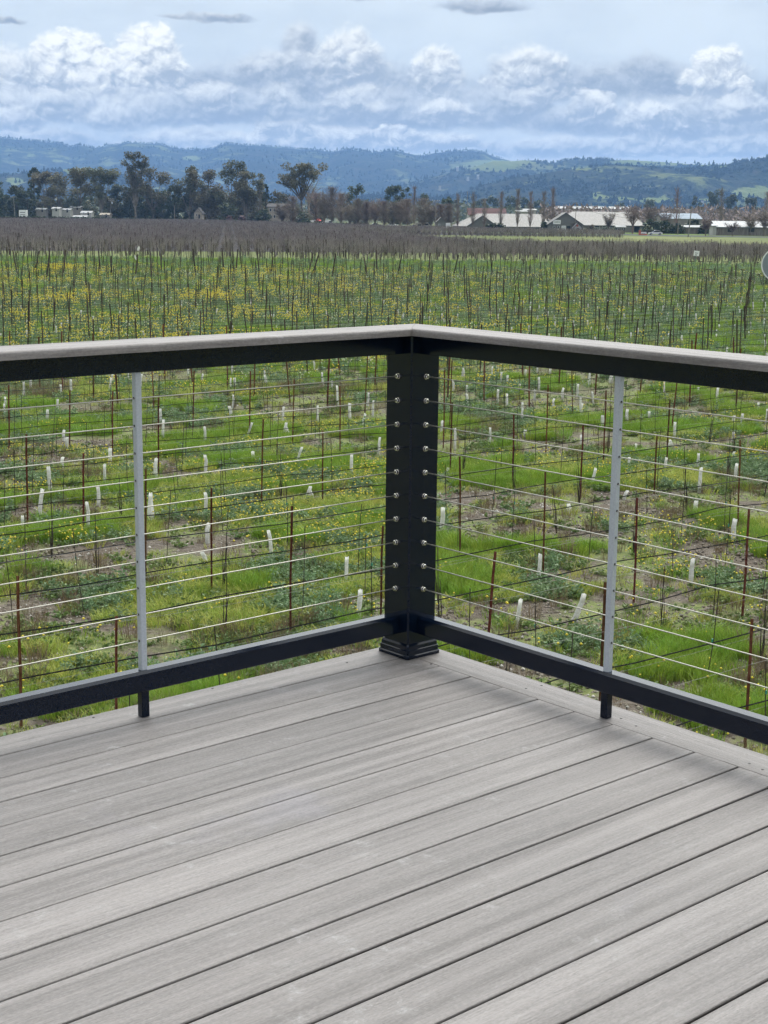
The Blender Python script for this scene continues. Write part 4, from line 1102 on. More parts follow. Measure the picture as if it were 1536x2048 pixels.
def crown_cards(C, R, n, leaf, r, flat=.8):
    """leaf sprays filling clumps with centres C and radii R"""
    w_ = R ** 2 / (R ** 2).sum(); k = r.choice(len(C), n, p=w_)
    d = rnd_dirs(r, n, -1, 1) * (r.uniform(0, 1, n) ** .45)[:, None] * R[k][:, None]; d[:, 2] *= flat
    c = C[k] + d
    A = rnd_dirs(r, n, -.7, .5) * leaf * r.uniform(.6, 1.3, n)[:, None]
    B = np.cross(A, rnd_dirs(r, n, -1, 1)); B *= (leaf * .42) / (np.linalg.norm(B, axis=1)[:, None] + 1e-6)
    return leaves(c - A * .5, A, B)
def limbs(paths):
    mb = MB()
    for pts_, r0, r1 in paths: mb.tube(pts_, list(np.linspace(r0, r1, len(pts_))), 5)
    return mb
def tree(name, label, x, yb, yt, wpx, D, kind, seed, group=None, leafm=None, barkm=None, dens=1.0, lowf=None, clumps=None):
    base = at(x, yb, D); base.z = 0.0
    H = at(x, yt, D).z; W = wpx / FPX * D
    if kind == 'gum': W *= 1.22
    r = np.random.default_rng(seed)
    t = thing(name, label, "tree" if kind != 'bush' else "bush", base, 0, group)
    s = W / 2
    px1 = D / FPX * 2                                      # size of one rendered pixel out there
    if kind in ('gum', 'spread'):
        lo = (lowf if lowf is not None else .42) - (.08 if kind == 'gum' else 0)
        nl = 6 if kind == 'gum' else 9
        C, R, paths = [], [], []
        fork = H * lo * .75
        paths.append(([(0, 0, -.3), (W * .01, 0, fork * .5), (0, 0, fork)], H * .016 + .12, H * .012 + .05))
        ends = clumps if clumps else [(math.cos(k * 2.4 + seed) * r.uniform(.25, .85), r.uniform(-.6, .6), r.uniform(lo + .1, .95)) for k in range(nl)] + [(r.uniform(-.2, .2), 0, .93)]
        for (ex, ey, ez) in ends:
            e = Vector((ex * s, ey * s * .7, ez * H)); mid = Vector((ex * s * .45, ey * s * .3, fork + (ez * H - fork) * .45))
            paths.append(([(0, 0, fork * .96), mid, e], H * .012 + .05, .05))
            for q in range(3):
                cc = e + Vector((r.normal(0, .16) * s, r.normal(0, .16) * s, r.normal(0, .05) * H))
                C.append(cc); R.append(s * r.uniform(.22, .38)); paths.append(([mid.lerp(e, .5), cc], .08, .03))
            C.append(mid.lerp(e, .7)); R.append(s * r.uniform(.18, .30))
        C = np.array([tuple(c) for c in C]); R = np.array(R) * (.72 if clumps and kind == 'spread' else 1.0)
        C[:, 2] = np.minimum(C[:, 2], H - R * .75)
        link("trunk", limbs(paths), barkm or M['palebark'], t)
        lf = max(.7, px1 * 1.7); n = int(min(4200, dens * 1.5 * (R ** 2).sum() * 3.1 / (lf * lf * .4) + 300))
        link("crown", cat([crown_cards(C, R, n, lf, r)]), leafm or M['gum'], t)
    elif kind in ('dense', 'bush', 'conifer'):
        lo = lowf if lowf is not None else (.12 if kind != 'bush' else .0)
        n = 34; C, R = [], []
        for q in range(n):
            f = r.uniform(0, 1); a = r.uniform(0, 6.28)
            if kind == 'conifer': wd = (1 - f) * .9 + .14
            elif kind == 'bush': wd = math.sqrt(max(0, 1 - f * f)) * .85 + .1
            else: wd = .35 + .65 * math.sin(math.pi * min(1, f * .82 + .16)) * r.uniform(.7, 1.1)
            rr = wd * s * math.sqrt(r.uniform(.1, 1))
            C.append((math.cos(a) * rr, math.sin(a) * rr * .8, (lo + (1 - lo) * f) * H * .93)); R.append(s * r.uniform(.20, .36) * (1 if kind != 'conifer' else .55 + .4 * (1 - f)))
        C, R = np.array(C), np.array(R); C[:, 2] = np.clip(C[:, 2], R * .5, H - R * .7)
        link("trunk", limbs([([(0, 0, -.3), (0, 0, H * .5), (0, 0, H * .85)], H * .02 + .1, .06)]), barkm or M['bark'], t)
        lf = max(.7, px1 * 1.8); n = int(min(4200, dens * 3.2 * W * H / (lf * lf * .4) + 150))
        link("crown", cat([crown_cards(C, R, n, lf, r, .9)]), leafm or M['dense'], t)
    else:                                                    # leafless trees
        tm = leafm or M['twig']
        P0, P1, W0, paths = [], [], [], []
        if kind == 'poplar':
            paths.append(([(0, 0, -.3), (0, 0, H * .5), (r.normal(0, .02) * W, 0, H * .99)], H * .008 + .06, .02))
            for q in range(4):
                a = q * 1.6 + seed; paths.append(([(0, 0, H * .12), (math.cos(a) * s * .45, math.sin(a) * s * .45, H * .35), (math.cos(a) * s * .5, math.sin(a) * s * .5, H * r.uniform(.7, .92))], H * .005 + .04, .02))
            n = int(190 * dens)
            z = H * r.uniform(.10, .93, n); a = r.uniform(0, 6.28, n)
            ln = H * r.uniform(.10, .32, n); prof = np.sin(np.pi * np.clip(z / H * .8 + .2, 0, 1)) ** .7
            p0 = np.stack([0 * z, 0 * z, z], 1); out = s * prof * r.uniform(.15, 1.35, n)
            p1 = p0 + np.stack([np.cos(a) * out, np.sin(a) * out, ln], 1); p1[:, 2] = np.minimum(p1[:, 2], H * (1.02 - .05 * r.random(n)))
        else:
            fork = H * (lowf if lowf is not None else .25)
            paths.append(([(0, 0, -.3), (0, 0, fork)], H * .022 + .08, H * .016 + .05))
            E_ = []
            for k in range(8):
                a = k * 2.4 + seed; f = r.uniform(.35, .95)
                e = Vector((math.cos(a) * s * f * .8, math.sin(a) * s * f * .8, H * r.uniform(.55, .92))); E_.append(e)
                paths.append(([(0, 0, fork * .95), Vector((e.x * .4, e.y * .4, fork + (e.z - fork) * .45)), e], H * .012 + .04, .03))
            n = int(420 * dens); k = r.integers(0, 8, n); f = r.uniform(.25, 1, n)[:, None]
            E_ = np.array([tuple(e) for e in E_]); p0 = np.array([0, 0, fork]) * (1 - f) + E_[k] * f
            p1 = p0 + rnd_dirs(r, n, -.1, .95) * (r.uniform(.3, 1.0, n) * min(s, H * .3) * .75)[:, None]
            p1[:, 2] = np.minimum(p1[:, 2], H)
        w0 = max(.035, px1 * .085)
        st1 = strips(p0, p1, w0, w0 * .5, r)
        # finer side twigs
        m = int(len(p0) * 3); k = r.integers(0, len(p0), m); f = r.uniform(.2, 1, m)[:, None]
        q0 = p0[k] * (1 - f) + p1[k] * f
        q1 = q0 + ((p1 - p0)[k] / (np.linalg.norm((p1 - p0)[k], axis=1)[:, None] + 1e-6) * .8 + rnd_dirs(r, m, -.3, 1) * .6) * (H * r.uniform(.02, .07, m))[:, None]
        st2 = strips(q0, q1, w0 * .75, w0 * .4, r)
        link("trunk", limbs(paths), barkm or tm, t)
        link("twigs", cat([st1, st2]), tm, t)
    return t
G_ = "trees along the far road"
T_ = tree
T_("evergreen_tree", "broad dark evergreen at the far left end of the tree line", -8, 432, 356, 60, 760, 'dense', 1, G_)
T_("evergreen_tree", "low dark evergreen second from the left in the tree line", 34, 433, 371, 52, 745, 'dense', 2, G_, lowf=.0)
T_("evergreen_tree", "tall narrow dark tree rising from the evergreens behind the left utility pole", 70, 433, 327, 34, 770, 'dense', 3, G_)
T_("eucalyptus_tree", "brown green open eucalyptus beside the tall narrow dark tree", 97, 434, 343, 52, 755, 'gum', 4, G_, M['gumbrown'], lowf=.3)
T_("eucalyptus_tree", "thin eucalyptus with bare forked limbs behind the white sheds", 120, 435, 345, 56, 750, 'gum', 5, G_, M['gumbrown'], dens=.6)
T_("eucalyptus_tree", "umbrella shaped eucalyptus with leaning dark trunk above the white roofs", 160, 436, 334, 66, 740, 'gum', 6, G_, dens=.75, lowf=.5)
T_("eucalyptus_tree", "tall airy eucalyptus right of the umbrella shaped one", 203, 437, 333, 62, 735, 'gum', 7, G_, dens=.85, lowf=.35)
T_("evergreen_tree", "rounded grey green tree low between the airy and the tallest eucalyptus", 236, 438, 366, 54, 748, 'dense', 8, G_, M['blue'])
T_("eucalyptus_tree", "tallest eucalyptus with an upright forked top above the tree line", 271, 438, 303, 46, 730, 'gum', 9, G_, lowf=.34, dens=.8,
   clumps=[(-.6, 0, .93), (-.35, .2, .84), (.1, 0, .90), (.35, -.1, .97), (.72, .1, .90), (.55, 0, .80), (-.15, .1, .74), (-.3, 0, .60), (.2, .1, .52), (-.45, 0, .44), (.4, 0, .42)])
T_("eucalyptus_tree", "wide flat topped eucalyptus right of the tallest one", 306, 438, 335, 74, 738, 'gum', 10, G_, lowf=.36, dens=1.1)
T_("evergreen_tree", "dark green mass of a tree under the wide flat topped eucalyptus", 262, 439, 372, 70, 742, 'dense', 11, G_, M['blue'], lowf=.05)
T_("evergreen_tree", "shady green tree behind the parked grey car", 318, 439, 380, 64, 745, 'dense', 12, G_, lowf=.05)
T_("evergreen_tree", "dark pointed tree left of the eucalyptus grove", 350, 440, 369, 40, 740, 'dense', 13, G_, lowf=.05)
T_("eucalyptus_tree", "ragged eucalyptus at the left edge of the dark grove", 379, 440, 331, 58, 735, 'gum', 14, G_, lowf=.25)
T_("eucalyptus_tree", "eucalyptus with feathery tops in the middle of the dark grove", 418, 440, 338, 64, 728, 'gum', 15, G_, M['gumbrown'], lowf=.2, dens=1.2)
T_("eucalyptus_tree", "high domed eucalyptus crowning the dark grove", 465, 441, 319, 62, 722, 'gum', 16, G_, lowf=.3, dens=1.1)
T_("eucalyptus_tree", "round topped brown eucalyptus right of the high domed one", 492, 441, 342, 56, 715, 'gum', 17, G_, M['gumbrown'], lowf=.2, dens=1.2)
T_("eucalyptus_tree", "slim twisted eucalyptus at the right end of the dark grove", 519, 442, 344, 40, 712, 'gum', 18, G_, lowf=.3, dens=.8)
T_("evergreen_tree", "wide shadowed tree filling the lower grove", 440, 441, 372, 120, 732, 'dense', 19, G_, M['gumbrown'], lowf=.03, dens=1.2)
T_("evergreen_tree", "shadowed tree filling the grove left of the cypress", 503, 442, 374, 66, 720, 'dense', 20, G_, M['gumbrown'], lowf=.03)
for k in range(21):
    x = 4 + k * 27.5 + random.uniform(-6, 6); yt = random.choice([378, 384, 390, 396]) + random.uniform(-4, 4)
    T_("understorey_tree", "%s rounded tree in the lower belt, %s" % (("olive", "grey green", "dark green", "brown green")[k % 4], sector(at(x, 445, 700))), x, 440, yt, random.uniform(34, 60), 765 - (k % 3) * 12, 'dense', 400 + k, "lower trees behind the road, " + sector(at(x, 445, 700)), (M['gum'], M['blue'], M['dense'], M['gumbrown'])[k % 4], lowf=.0)
T_("cypress_tree", "dark pointed cypress at the right edge of the grove", 532, 443, 364, 24, 700, 'conifer', 21, G_)
T_("cypress_tree", "smaller dark cypress just right of the pointed cypress", 543, 443, 380, 16, 702, 'conifer', 22, G_)
T_("oak_tree", "dark round oak beside the pink bush in front of the grove", 456, 445, 404, 46, 690, 'bush', 23, G_)
T_("evergreen_bush", "dark wide bush before the stone house", 528, 446, 418, 40, 672, 'bush', 24, "bushes along the far road")
T_("evergreen_bush", "big dark green bush at the foot of the lone eucalyptus", 600, 447, 414, 54, 640, 'bush', 25, "bushes along the far road")
T_("flowering_bush", "small dull pink bush against the dark round oak", 458, 445, 431, 15, 684, 'bush', 26, "bushes along the far road", mat("pink bush", (.16, .09, .09), (.26, .17, .17), scale=1))
T_("flowering_bush", "dull reddish bush right of the dark round oak", 484, 445, 431, 20, 684, 'bush', 27, "bushes along the far road", mat("reddish bush", (.12, .07, .07), (.20, .13, .13), scale=1))
T_("eucalyptus_tree", "lone spreading eucalyptus with a bare dark trunk above the grove of leafless trees", 603, 446, 325, 86, 660, 'spread', 28, G_, M['gum'], M['bark'], lowf=.55, dens=1.0,
   clumps=[(-.82, 0, .70), (-.62, .2, .80), (-.40, -.2, .88), (-.15, .1, .90), (-.28, 0, .72), (.05, .2, .95), (.08, -.1, .80), (.32, .1, .97), (.42, -.2, .88), (.60, 0, .92), (.74, .1, .84), (-.02, .1, .70), (-.5, .1, .66)])
T_("bare_tree", "bare twisted tree leaning right beside the lone eucalyptus", 618, 447, 338, 70, 662, 'bare', 29, "leafless trees along the far road", dens=.45, lowf=.4)
tops = [(565,400,34),(585,396,30),(632,388,40),(648,378,34),(664,376,34),(682,384,34),(700,396,34),(716,398,32),(733,402,34),(750,396,30),(768,399,32),(786,403,30),(800,398,26),(815,402,28),(846,400,40),(862,398,34),(880,404,34),(897,408,30)]
names = ["behind the stone house", "right of the stone house", "right of the big dark bush", "tallest left in the brown grove", "beside the tallest left one", "third past the lone eucalyptus", "left of the green oak", "before the green oak", "right of the green oak", "at the mid utility pole", "right of the mid utility pole", "left of the tall poplar pair", "before the dark tall oaks", "at the tall poplar foot", "behind the parked camper", "right of the parked camper", "left of the barn pole", "behind the grey gabled shed"]
for k, ((x, yt, wp), nm) in enumerate(zip(tops, names)):
    T_("bare_tree", "leafless brown tree " + nm, x, 449 + (x - 560) * .03, yt + random.uniform(-4, 5), wp * random.uniform(1.15, 1.6), 640 - (x - 560) * .25, 'poplar' if k % 3 else 'bare', 100 + k, "leafless trees along the far road", dens=3.2, lowf=.1)
for k, (x, yt, wp, nm) in enumerate([(828, 374, 20, "tall bare poplar towering over the parked camper"), (915, 388, 16, "bare poplar left of the low pale barn"), (945, 386, 18, "bare poplar before the first barn gable"), (968, 398, 16, "short bare poplar in front of the grey gable"), (1001, 384, 18, "bare poplar right of the grey gable"), (1034, 378, 17, "tall bare poplar before the middle of the pale roof"), (1060, 384, 18, "bare poplar above the left white car"), (1086, 383, 20, "bare poplar left of the big grey gable"), (1104, 377, 18, "tall bare poplar beside the big grey gable"), (1352, 376, 22, "tall reddish poplar behind the leaning poles"), (1440, 377, 20, "tall bare poplar above the metal farm shed"), (1530, 384, 20, "bare poplar at the right edge above the shed")]):
    T_("poplar_tree", nm, x, 462, yt, wp, 520 if x < 1200 else 545, 'poplar', 140 + k, "bare poplars by the barns", M['twigred'] if x == 1352 else None, dens=.75)
for k, (x, yb, yt, wp, D, nm, rd) in enumerate([(1217, 464, 424, 34, 478, "small bare tree before the long pale roof", 0), (1265, 464, 405, 56, 488, "pinkish bare tree before the right barn end", 1), (1300, 464, 404, 50, 512, "bushy brown bare tree right of the barn", 0), (1330, 464, 418, 44, 530, "greyish bare tree behind the dark bushes", 0), (1411, 468, 436, 34, 445, "dark bare orchard tree left of the metal shed", 0), (1465, 468, 441, 44, 452, "spreading bare orchard tree before the metal shed", 0), (1500, 468, 424, 46, 470, "bare orchard tree rising over the shed roof", 0), (1528, 468, 420, 46, 458, "bare orchard tree at the right edge", 0), (1150, 463, 443, 22, 505, "little bare tree beside the white kiosk", 0), (1128, 463, 440, 24, 520, "little bare tree before the big grey gable", 0), (1182, 463, 448, 18, 492, "small dark shrub tree before the barn wall", 0)]):
    T_("bare_tree", nm, x, yb, yt, wp, D, 'bare', 170 + k, "leafless trees by the barns", M['twigred'] if rd else None, dens=1.3)
for k, (x, yb, yt, wp, D, nm) in enumerate([(1302, 466, 438, 44, 505, "dark green bush beside the barn end"), (1330, 466, 442, 40, 500, "dark green bush left of the leaning poles"), (1356, 466, 446, 34, 498, "low dark bush at the foot of a leaning pole"), (1385, 464, 438, 40, 520, "dark green bush below the blue grey roof"), (1408, 468, 449, 26, 500, "small dark bush beside the orchard tree"), (1000, 462, 446, 34, 512, "green brown bush against the barn wall"), (1090, 463, 444, 26, 512, "dark shrub by the big grey gable"), (980, 462, 448, 26, 512, "dark shrub below the grey gable")]):
    T_("evergreen_bush", nm, x, yb, yt, wp, D, 'bush', 190 + k, "bushes by the barns")
for k, (x, yt, wp, nm) in enumerate([(713, 368, 56, "green oak rising behind the leafless grove"), (790, 372, 62, "tall dark oak behind the leafless grove"), (812, 371, 28, "upright dark tree beside the tall dark oak"), (850, 387, 40, "dark round tree right of the tall poplar"), (893, 386, 28, "dark tree behind the barn pole"), (905, 394, 34, "second dark tree behind the barn pole"), (928, 398, 10, "small dark fir beside the thin mast"), (960, 398, 36, "dark bluish tree behind the red roof"), (985, 388, 34, "taller bluish tree behind the red roof"), (1020, 390, 40, "bluish tree right of the red roof"), (1048, 394, 34, "bluish tree above the white sheds"), (1075, 398, 30, "low bluish tree above the white sheds"), (1392, 390, 30, "bluish tree left of the green far pasture"), (1425, 380, 40, "big bluish tree beside the right poplar"), (1460, 386, 34, "bluish tree right of the right poplar"), (1500, 392, 36, "bluish tree far behind the metal shed"), (640, 392, 50, "green tree behind the lone eucalyptus"), (570, 388, 44, "dark green tree behind the stone house"), (1300, 396, 30, "bluish tree above the reddish bare trees"), (1240, 405, 30, "low bluish tree behind the white tents")]):
    far = 760 if x < 900 else 1250
    T_("evergreen_tree", nm, x, 440, yt, wp, far, 'dense', 210 + k, "evergreens behind the leafless trees", M['dense'] if x < 910 else M['blue'], lowf=.02, dens=1.0)
# brush band beyond the barns that reads as one mass
r = np.random.default_rng(5); n = 5200
bx = r.uniform(1080, 1600, n); bD = r.uniform(700, 1150, n)
X = np.array([ray(x, 424)[0] / ray(x, 424)[1] for x in bx]) * bD
hgt = 6 + 5 * fbm(X, bD, 40, 3)
c = np.stack([X, bD, r.uniform(.2, 1, n) * hgt], 1); A = rnd_dirs(r, n, -.2, 1) * r.uniform(1.5, 4.5, n)[:, None]; B = np.cross(A, rnd_dirs(r, n, -1, 1)); B *= .55 / (np.linalg.norm(B, axis=1)[:, None] + 1e-6)
V, F = leaves(c, A, B)
link("brush", mesh_np("brush", V, F), M['twig'])['kind'] = 'stuff'
n = 5000; bx = r.uniform(-60, 1100, n); bD = r.uniform(900, 1500, n)
X = np.array([ray(x, 424)[0] / ray(x, 424)[1] for x in bx]) * bD
hgt = 7 + 8 * fbm(X, bD, 60, 6)
c = np.stack([X, bD, r.uniform(.0, 1, n) * hgt], 1); A = rnd_dirs(r, n, -.6, .8) * r.uniform(2, 5, n)[:, None]; B = np.cross(A, rnd_dirs(r, n, -1, 1)); B *= 1.4 / (np.linalg.norm(B, axis=1)[:, None] + 1e-6)
V, F = leaves(c, A, B)
link("far_woods", mesh_np("far_woods", V, F), M['blue'])['kind'] = 'stuff'

# ------------------------------------------------------------------ hedges along the road
hd = [(-40, 30), (31, 57), (64, 92), (97, 118), (119, 138), (139, 158), (161, 186), (188, 211), (213, 232), (248, 267), (269, 288), (291, 313), (317, 349), (366, 384), (386, 440)]
hn = ["at the left edge", "second from the left edge", "below the white trailer", "right of the white trailer gap", "before the white sheds", "below the long white roof", "below the leaning trunk", "left of the second utility pole", "at the second utility pole", "below the tallest eucalyptus", "left of the grey parked car", "below the grey parked car", "at the short pale pole", "before the gabled house", "right of the gabled house"]
for k, ((a, b2), nm) in enumerate(zip(hd, hn)):
    D = 668 + k * 4; p0, p1 = at(a, 440, D), at(b2, 440, D); h = at(a, 431.5 + k * .45, D).z
    r = np.random.default_rng(300 + k); W = p1.x - p0.x
    t = thing("clipped_hedge", "clipped green hedge " + nm, "hedge", (p0.x + W / 2, D, 0), 0, "clipped hedges along the road")
    core = MB().box((-W / 2 + .3, .3, 0), (W / 2 - .3, 1.9, h - .4)); link("branches", core, M['bark'], t)
    n = int(60 + W * 28); c = np.stack([r.uniform(-W / 2, W / 2, n), r.uniform(0, 2.2, n), r.uniform(.1, h, n)], 1)
    A = rnd_dirs(r, n, -.6, 1) * .7; B = np.cross(A, rnd_dirs(r, n, -1, 1)); B *= .26 / (np.linalg.norm(B, axis=1)[:, None] + 1e-6)
    V, F = leaves(c - A * .5, A, B); link("foliage", mesh_np("foliage", V, F), M['hedge'], t)
for k, (a, b2, yt, yb, D, nm, mm) in enumerate([(520, 690, 444, 449, 655, "long low dark hedge before the parked white vans", M['dense']), (690, 738, 445, 452, 630, "brownish hedge left of the dark parked car", M['gumbrown']), (1165, 1236, 456, 464, 500, "dark low hedge before the barn wall", M['dense']), (1280, 1400, 458, 466, 500, "dark low hedge behind the white car on the road", M['dense'])]):
    p0, p1 = at(a, yb, D), at(b2, yb, D); h = at(a, yt, D).z; W = p1.x - p0.x; r = np.random.default_rng(330 + k)
    t = thing("low_hedge", nm, "hedge", (p0.x + W / 2, D, 0), 0)
    link("branches", MB().box((-W / 2 + .3, .3, 0), (W / 2 - .3, 1.9, max(h - .4, .3))), M['bark'], t)
    n = int(60 + W * 26); c = np.stack([r.uniform(-W / 2, W / 2, n), r.uniform(0, 2.2, n), r.uniform(.1, h, n)], 1)
    A = rnd_dirs(r, n, -.6, 1) * .7; B = np.cross(A, rnd_dirs(r, n, -1, 1)); B *= .28 / (np.linalg.norm(B, axis=1)[:, None] + 1e-6)
    V, F = leaves(c - A * .5, A, B); link("foliage", mesh_np("foliage", V, F), mm, t)

# ------------------------------------------------------------------ buildings
def wallmat(n, c, d=.85): return mat(n, tuple(x * d for x in c), c, scale=.5, rough=.85, spec=.2)
M['roofpale'] = mat("pale metal roof", (.145, .136, .125), (.195, .183, .168), scale=.4, rough=.6, stretch=(6, 1, 1))
M['wallgrey'] = wallmat("grey barn siding", (.20, .195, .185)); M['walltaupe'] = wallmat("taupe barn wall", (.26, .24, .22))
M['walldark'] = wallmat("dark grey cladding", (.08, .08, .08)); M['wallwhite'] = wallmat("white wall", (.46, .45, .43)); M['stonewall'] = wallmat("beige stone wall", (.42, .37, .30), .7)  # walldark is one plain dark grey for the booth and door frames
M['roofred'] = wallmat("red tile roof", (.115, .058, .054)); M['roofblue'] = wallmat("blue grey metal roof", (.30, .35, .41)); M['roofdark'] = wallmat("dark roof", (.09, .085, .085)); M['rooftin'] = mat("weathered tin roof", (.18, .20, .22), (.30, .315, .335), scale=.6, rough=.5, stretch=(2, 1, 1))
M['weath'] = mat("weathered boards", (.15, .13, .115), (.25, .22, .20), scale=1.2, rough=.9, stretch=(3, 3, .4)); M['pane'] = mat("dark window glass", (.02, .023, .028), rough=.15)
M['redsign'] = wallmat("red brick sign", (.55, .16, .10)); M['canvas'] = wallmat("white fabric", (.46, .46, .46), .93)
def opening(nm, parent, org, x0, x1, y0, y1, D, frame, pane, depth=.12):
    """a window or door on a front wall, given by its picture rectangle"""
    a, b2 = at(x0, y1, D) - org, at(x1, y0, D) - org
    z0, z1 = max(a.z, .02), b2.z; w_ = .07
    y = a.y
    f = MB()
    for lo, hi in (((a.x, z0), (b2.x, z0 + w_)), ((a.x, z1 - w_), (b2.x, z1)), ((a.x, z0 + w_), (a.x + w_, z1 - w_)), ((b2.x - w_, z0 + w_), (b2.x, z1 - w_))): f.box((lo[0], y - depth, lo[1]), (hi[0], y - .004, hi[1]))
    fo = link(nm, f, frame, parent)
    link("pane" if nm == "window" else "door_leaf", MB().box((a.x + w_, y - .05, z0 + w_), (b2.x - w_, y - .008, z1 - w_)), pane, fo)
def building(name, label, cat_, x0, x1, ye, yr, D, depth, ridge, wm, rm, wins=(), doors=(), group=None, hip=0.0, over=.4, yb=None, front=None):
    xm = (x0 + x1) / 2
    org = at(xm, 460, D); org.z = 0
    a, b2 = at(x0, ye, D), at(x1, ye, D); ze = (a.z + b2.z) / 2; X0, X1 = a.x - org.x, b2.x - org.x
    t = thing(name, label, cat_, org, 0, group)
    zr = at(xm, yr, D + (depth / 2 if ridge == 'x' else 0)).z
    wl = MB()
    if ridge == 'x':
        wl.loft([[(x, 0, 0), (x, 0, ze), (x, depth / 2, zr - .02 if hip == 0 else ze), (x, depth, ze), (x, depth, 0)] for x in (X0, X1)])
        th = .18; k = (zr - ze) / (depth / 2); zo = ze - over * k
        rf = MB()
        for s_ in (0, 1):
            ya, yr_ = (-over, depth / 2) if s_ == 0 else (depth + over, depth / 2)
            xa, xb = X0 - over, X1 + over
            rf.loft([[(xa, ya, zo + .01), (xa, ya, zo + th), (xa + hip, yr_, zr + th), (xa + hip, yr_, zr + .01)], [(xb, ya, zo + .01), (xb, ya, zo + th), (xb - hip * .3, yr_, zr + th), (xb - hip * .3, yr_, zr + .01)]])
        if hip: rf.add([(X0 - over, -over, zo + th), (X0 - over, depth + over, zo + th), (X0 - over + hip, depth / 2, zr + th)], [(0, 1, 2)])
    else:
        m = (X0 + X1) / 2
        wl.loft([[(X0, y, 0), (X0, y, ze), (m, y, zr - .02), (X1, y, ze), (X1, y, 0)] for y in (0, depth)])
        th = .18; k = (zr - ze) / ((X1 - X0) / 2); zo = ze - over * k; rf = MB()
        for xa in (X0 - over, X1 + over):
            rf.loft([[(xa, y, zo + .01), (xa, y, zo + th), (m, y, zr + th), (m, y, zr + .01)] for y in (-over, depth + over)])
    link("wall", wl, wm, t); link("roof", rf, rm, t)
    for r_ in wins: opening("window", t, org, *r_, D, M['signwhite'], M['pane'])
    for r_ in doors: opening("door", t, org, *r_, D, M['walldark'], M['pane'])
    return t
B_ = building
B_("barn", "long low barn with pale metal roof behind the row of bare poplars", "barn", 912, 1103, 453.5, 428.5, 545, 30, 'x', M['walltaupe'], M['roofpale'], [(1000, 1010, 455.5, 459), (1015, 1024, 455.5, 459), (1066, 1080, 455, 458.5)], [(1038, 1052, 455, 463)], hip=9)
B_("barn_gable", "grey gabled barn front set against the low pale barn", "barn", 936, 994, 452, 431.5, 533, 9, 'y', M['wallgrey'], M['roofpale'], [(966, 972, 437, 442), (945, 957, 454.5, 459.5), (972, 984, 454.5, 459.5)], over=.5)
B_("shed", "grey gabled shed at the left end of the low pale barn", "shed", 872, 892, 446, 435.5, 545, 10, 'y', M['wallgrey'], M['roofpale'], [(877, 880, 448, 452)], over=.4)
B_("barn", "long tall barn with broad pale roof behind the white kiosk", "barn", 1112, 1288, 451, 424.5, 520, 34, 'x', M['walltaupe'], M['roofpale'], [(1189, 1199, 451.5, 455), (1219, 1234, 452, 455.5), (1205, 1212, 452, 455)], [(1268, 1280, 453, 464)], hip=8)
B_("barn_gable", "big grey gabled barn front with white signs on it", "barn", 1098, 1164, 448, 426, 506, 10, 'y', M['wallgrey'], M['roofpale'], [(1106, 1110, 452, 456.5), (1115, 1119, 452, 456.5)], [(1133, 1141, 452, 465)], over=.5)
B_("hall", "low building with bright red roof behind the poplars", "building", 938, 1012, 430, 417, 640, 14, 'x', M['wallwhite'], M['roofred'])
B_("white_shed", "white flat shed rising above the low pale barn roof", "shed", 1034, 1054, 423.5, 421.5, 600, 10, 'x', M['wallwhite'], M['canvas'], [(1038, 1042, 425, 428)])
B_("white_shed", "second white shed just right of the first above the barn roof", "shed", 1048, 1072, 420.5, 418.5, 615, 10, 'x', M['wallwhite'], M['canvas'])
for k, (a, b2, nm) in enumerate([(1108, 1140, "leftmost"), (1143, 1178, "second from left"), (1180, 1212, "third from left"), (1222, 1262, "rightmost")]):
    B_("white_tunnel", nm + " of the long white tunnels above the tall barn roof", "tunnel", a, b2, 417.5 + k * .3, 413 + k * .3, 860, 16, 'x', M['canvas'], M['canvas'], group="white tunnels behind the barn")
B_("hall", "low hall with blue grey roof behind the leaning poles", "building", 1328, 1404, 438, 427.5, 600, 24, 'x', M['walltaupe'], M['roofblue'])
B_("farm_shed", "old metal farm shed with tin roof and open bays at the right", "shed", 1432, 1640, 455, 444, 470, 10, 'x', M['weath'], M['rooftin'], [], [(1455, 1465, 456, 464), (1497, 1509, 456, 464), (1537, 1548, 456, 464)])
B_("lean_to", "pale lean-to wall at the left end of the metal farm shed", "shed", 1426, 1433, 452, 449, 468, 5, 'x', M['wallwhite'], M['rooftin'])
B_("fence_shed", "long low white roofed stable behind the orchard tree", "shed", 1368, 1420, 455, 451.5, 500, 6, 'x', M['weath'], M['canvas'])
kio = B_("kiosk", "small white gabled kiosk with a red disc above its dark door", "kiosk", 1147, 1164, 456, 447, 480, 3, 'y', M['wallwhite'], M['roofdark'], [], [(1153.2, 1158.6, 456.3, 465)], over=.25)
org = kio.location; c = at(1154.5, 451.3, 480) - org
link("red_disc", MB().tube([(c.x, -.10, c.z), (c.x, -.012, c.z)], .34, 16), M['redsign'], kio)
B_("ticket_booth", "small dark booth with pale roof and two white notices", "booth", 1234, 1250, 454.5, 452, 484, 3, 'x', M['walldark'], M['canvas'], [(1235, 1240, 456, 460.5), (1242, 1247, 456, 460.5)])
B_("house", "gabled cream house half hidden at the foot of the dark grove", "house", 388, 404, 426, 416, 700, 9, 'y', M['stonewall'], M['roofdark'], [(392, 395, 428, 432)], [(397, 400, 429, 437)])
B_("stone_house", "beige stone house with rows of windows behind the leafless trees", "house", 535, 588, 414, 408, 690, 12, 'x', M['stonewall'], M['roofdark'], [(x, x + 4, y, y + 6) for x in (539, 547, 558, 567, 578) for y in (417, 430)], [(562, 567, 437, 444)])
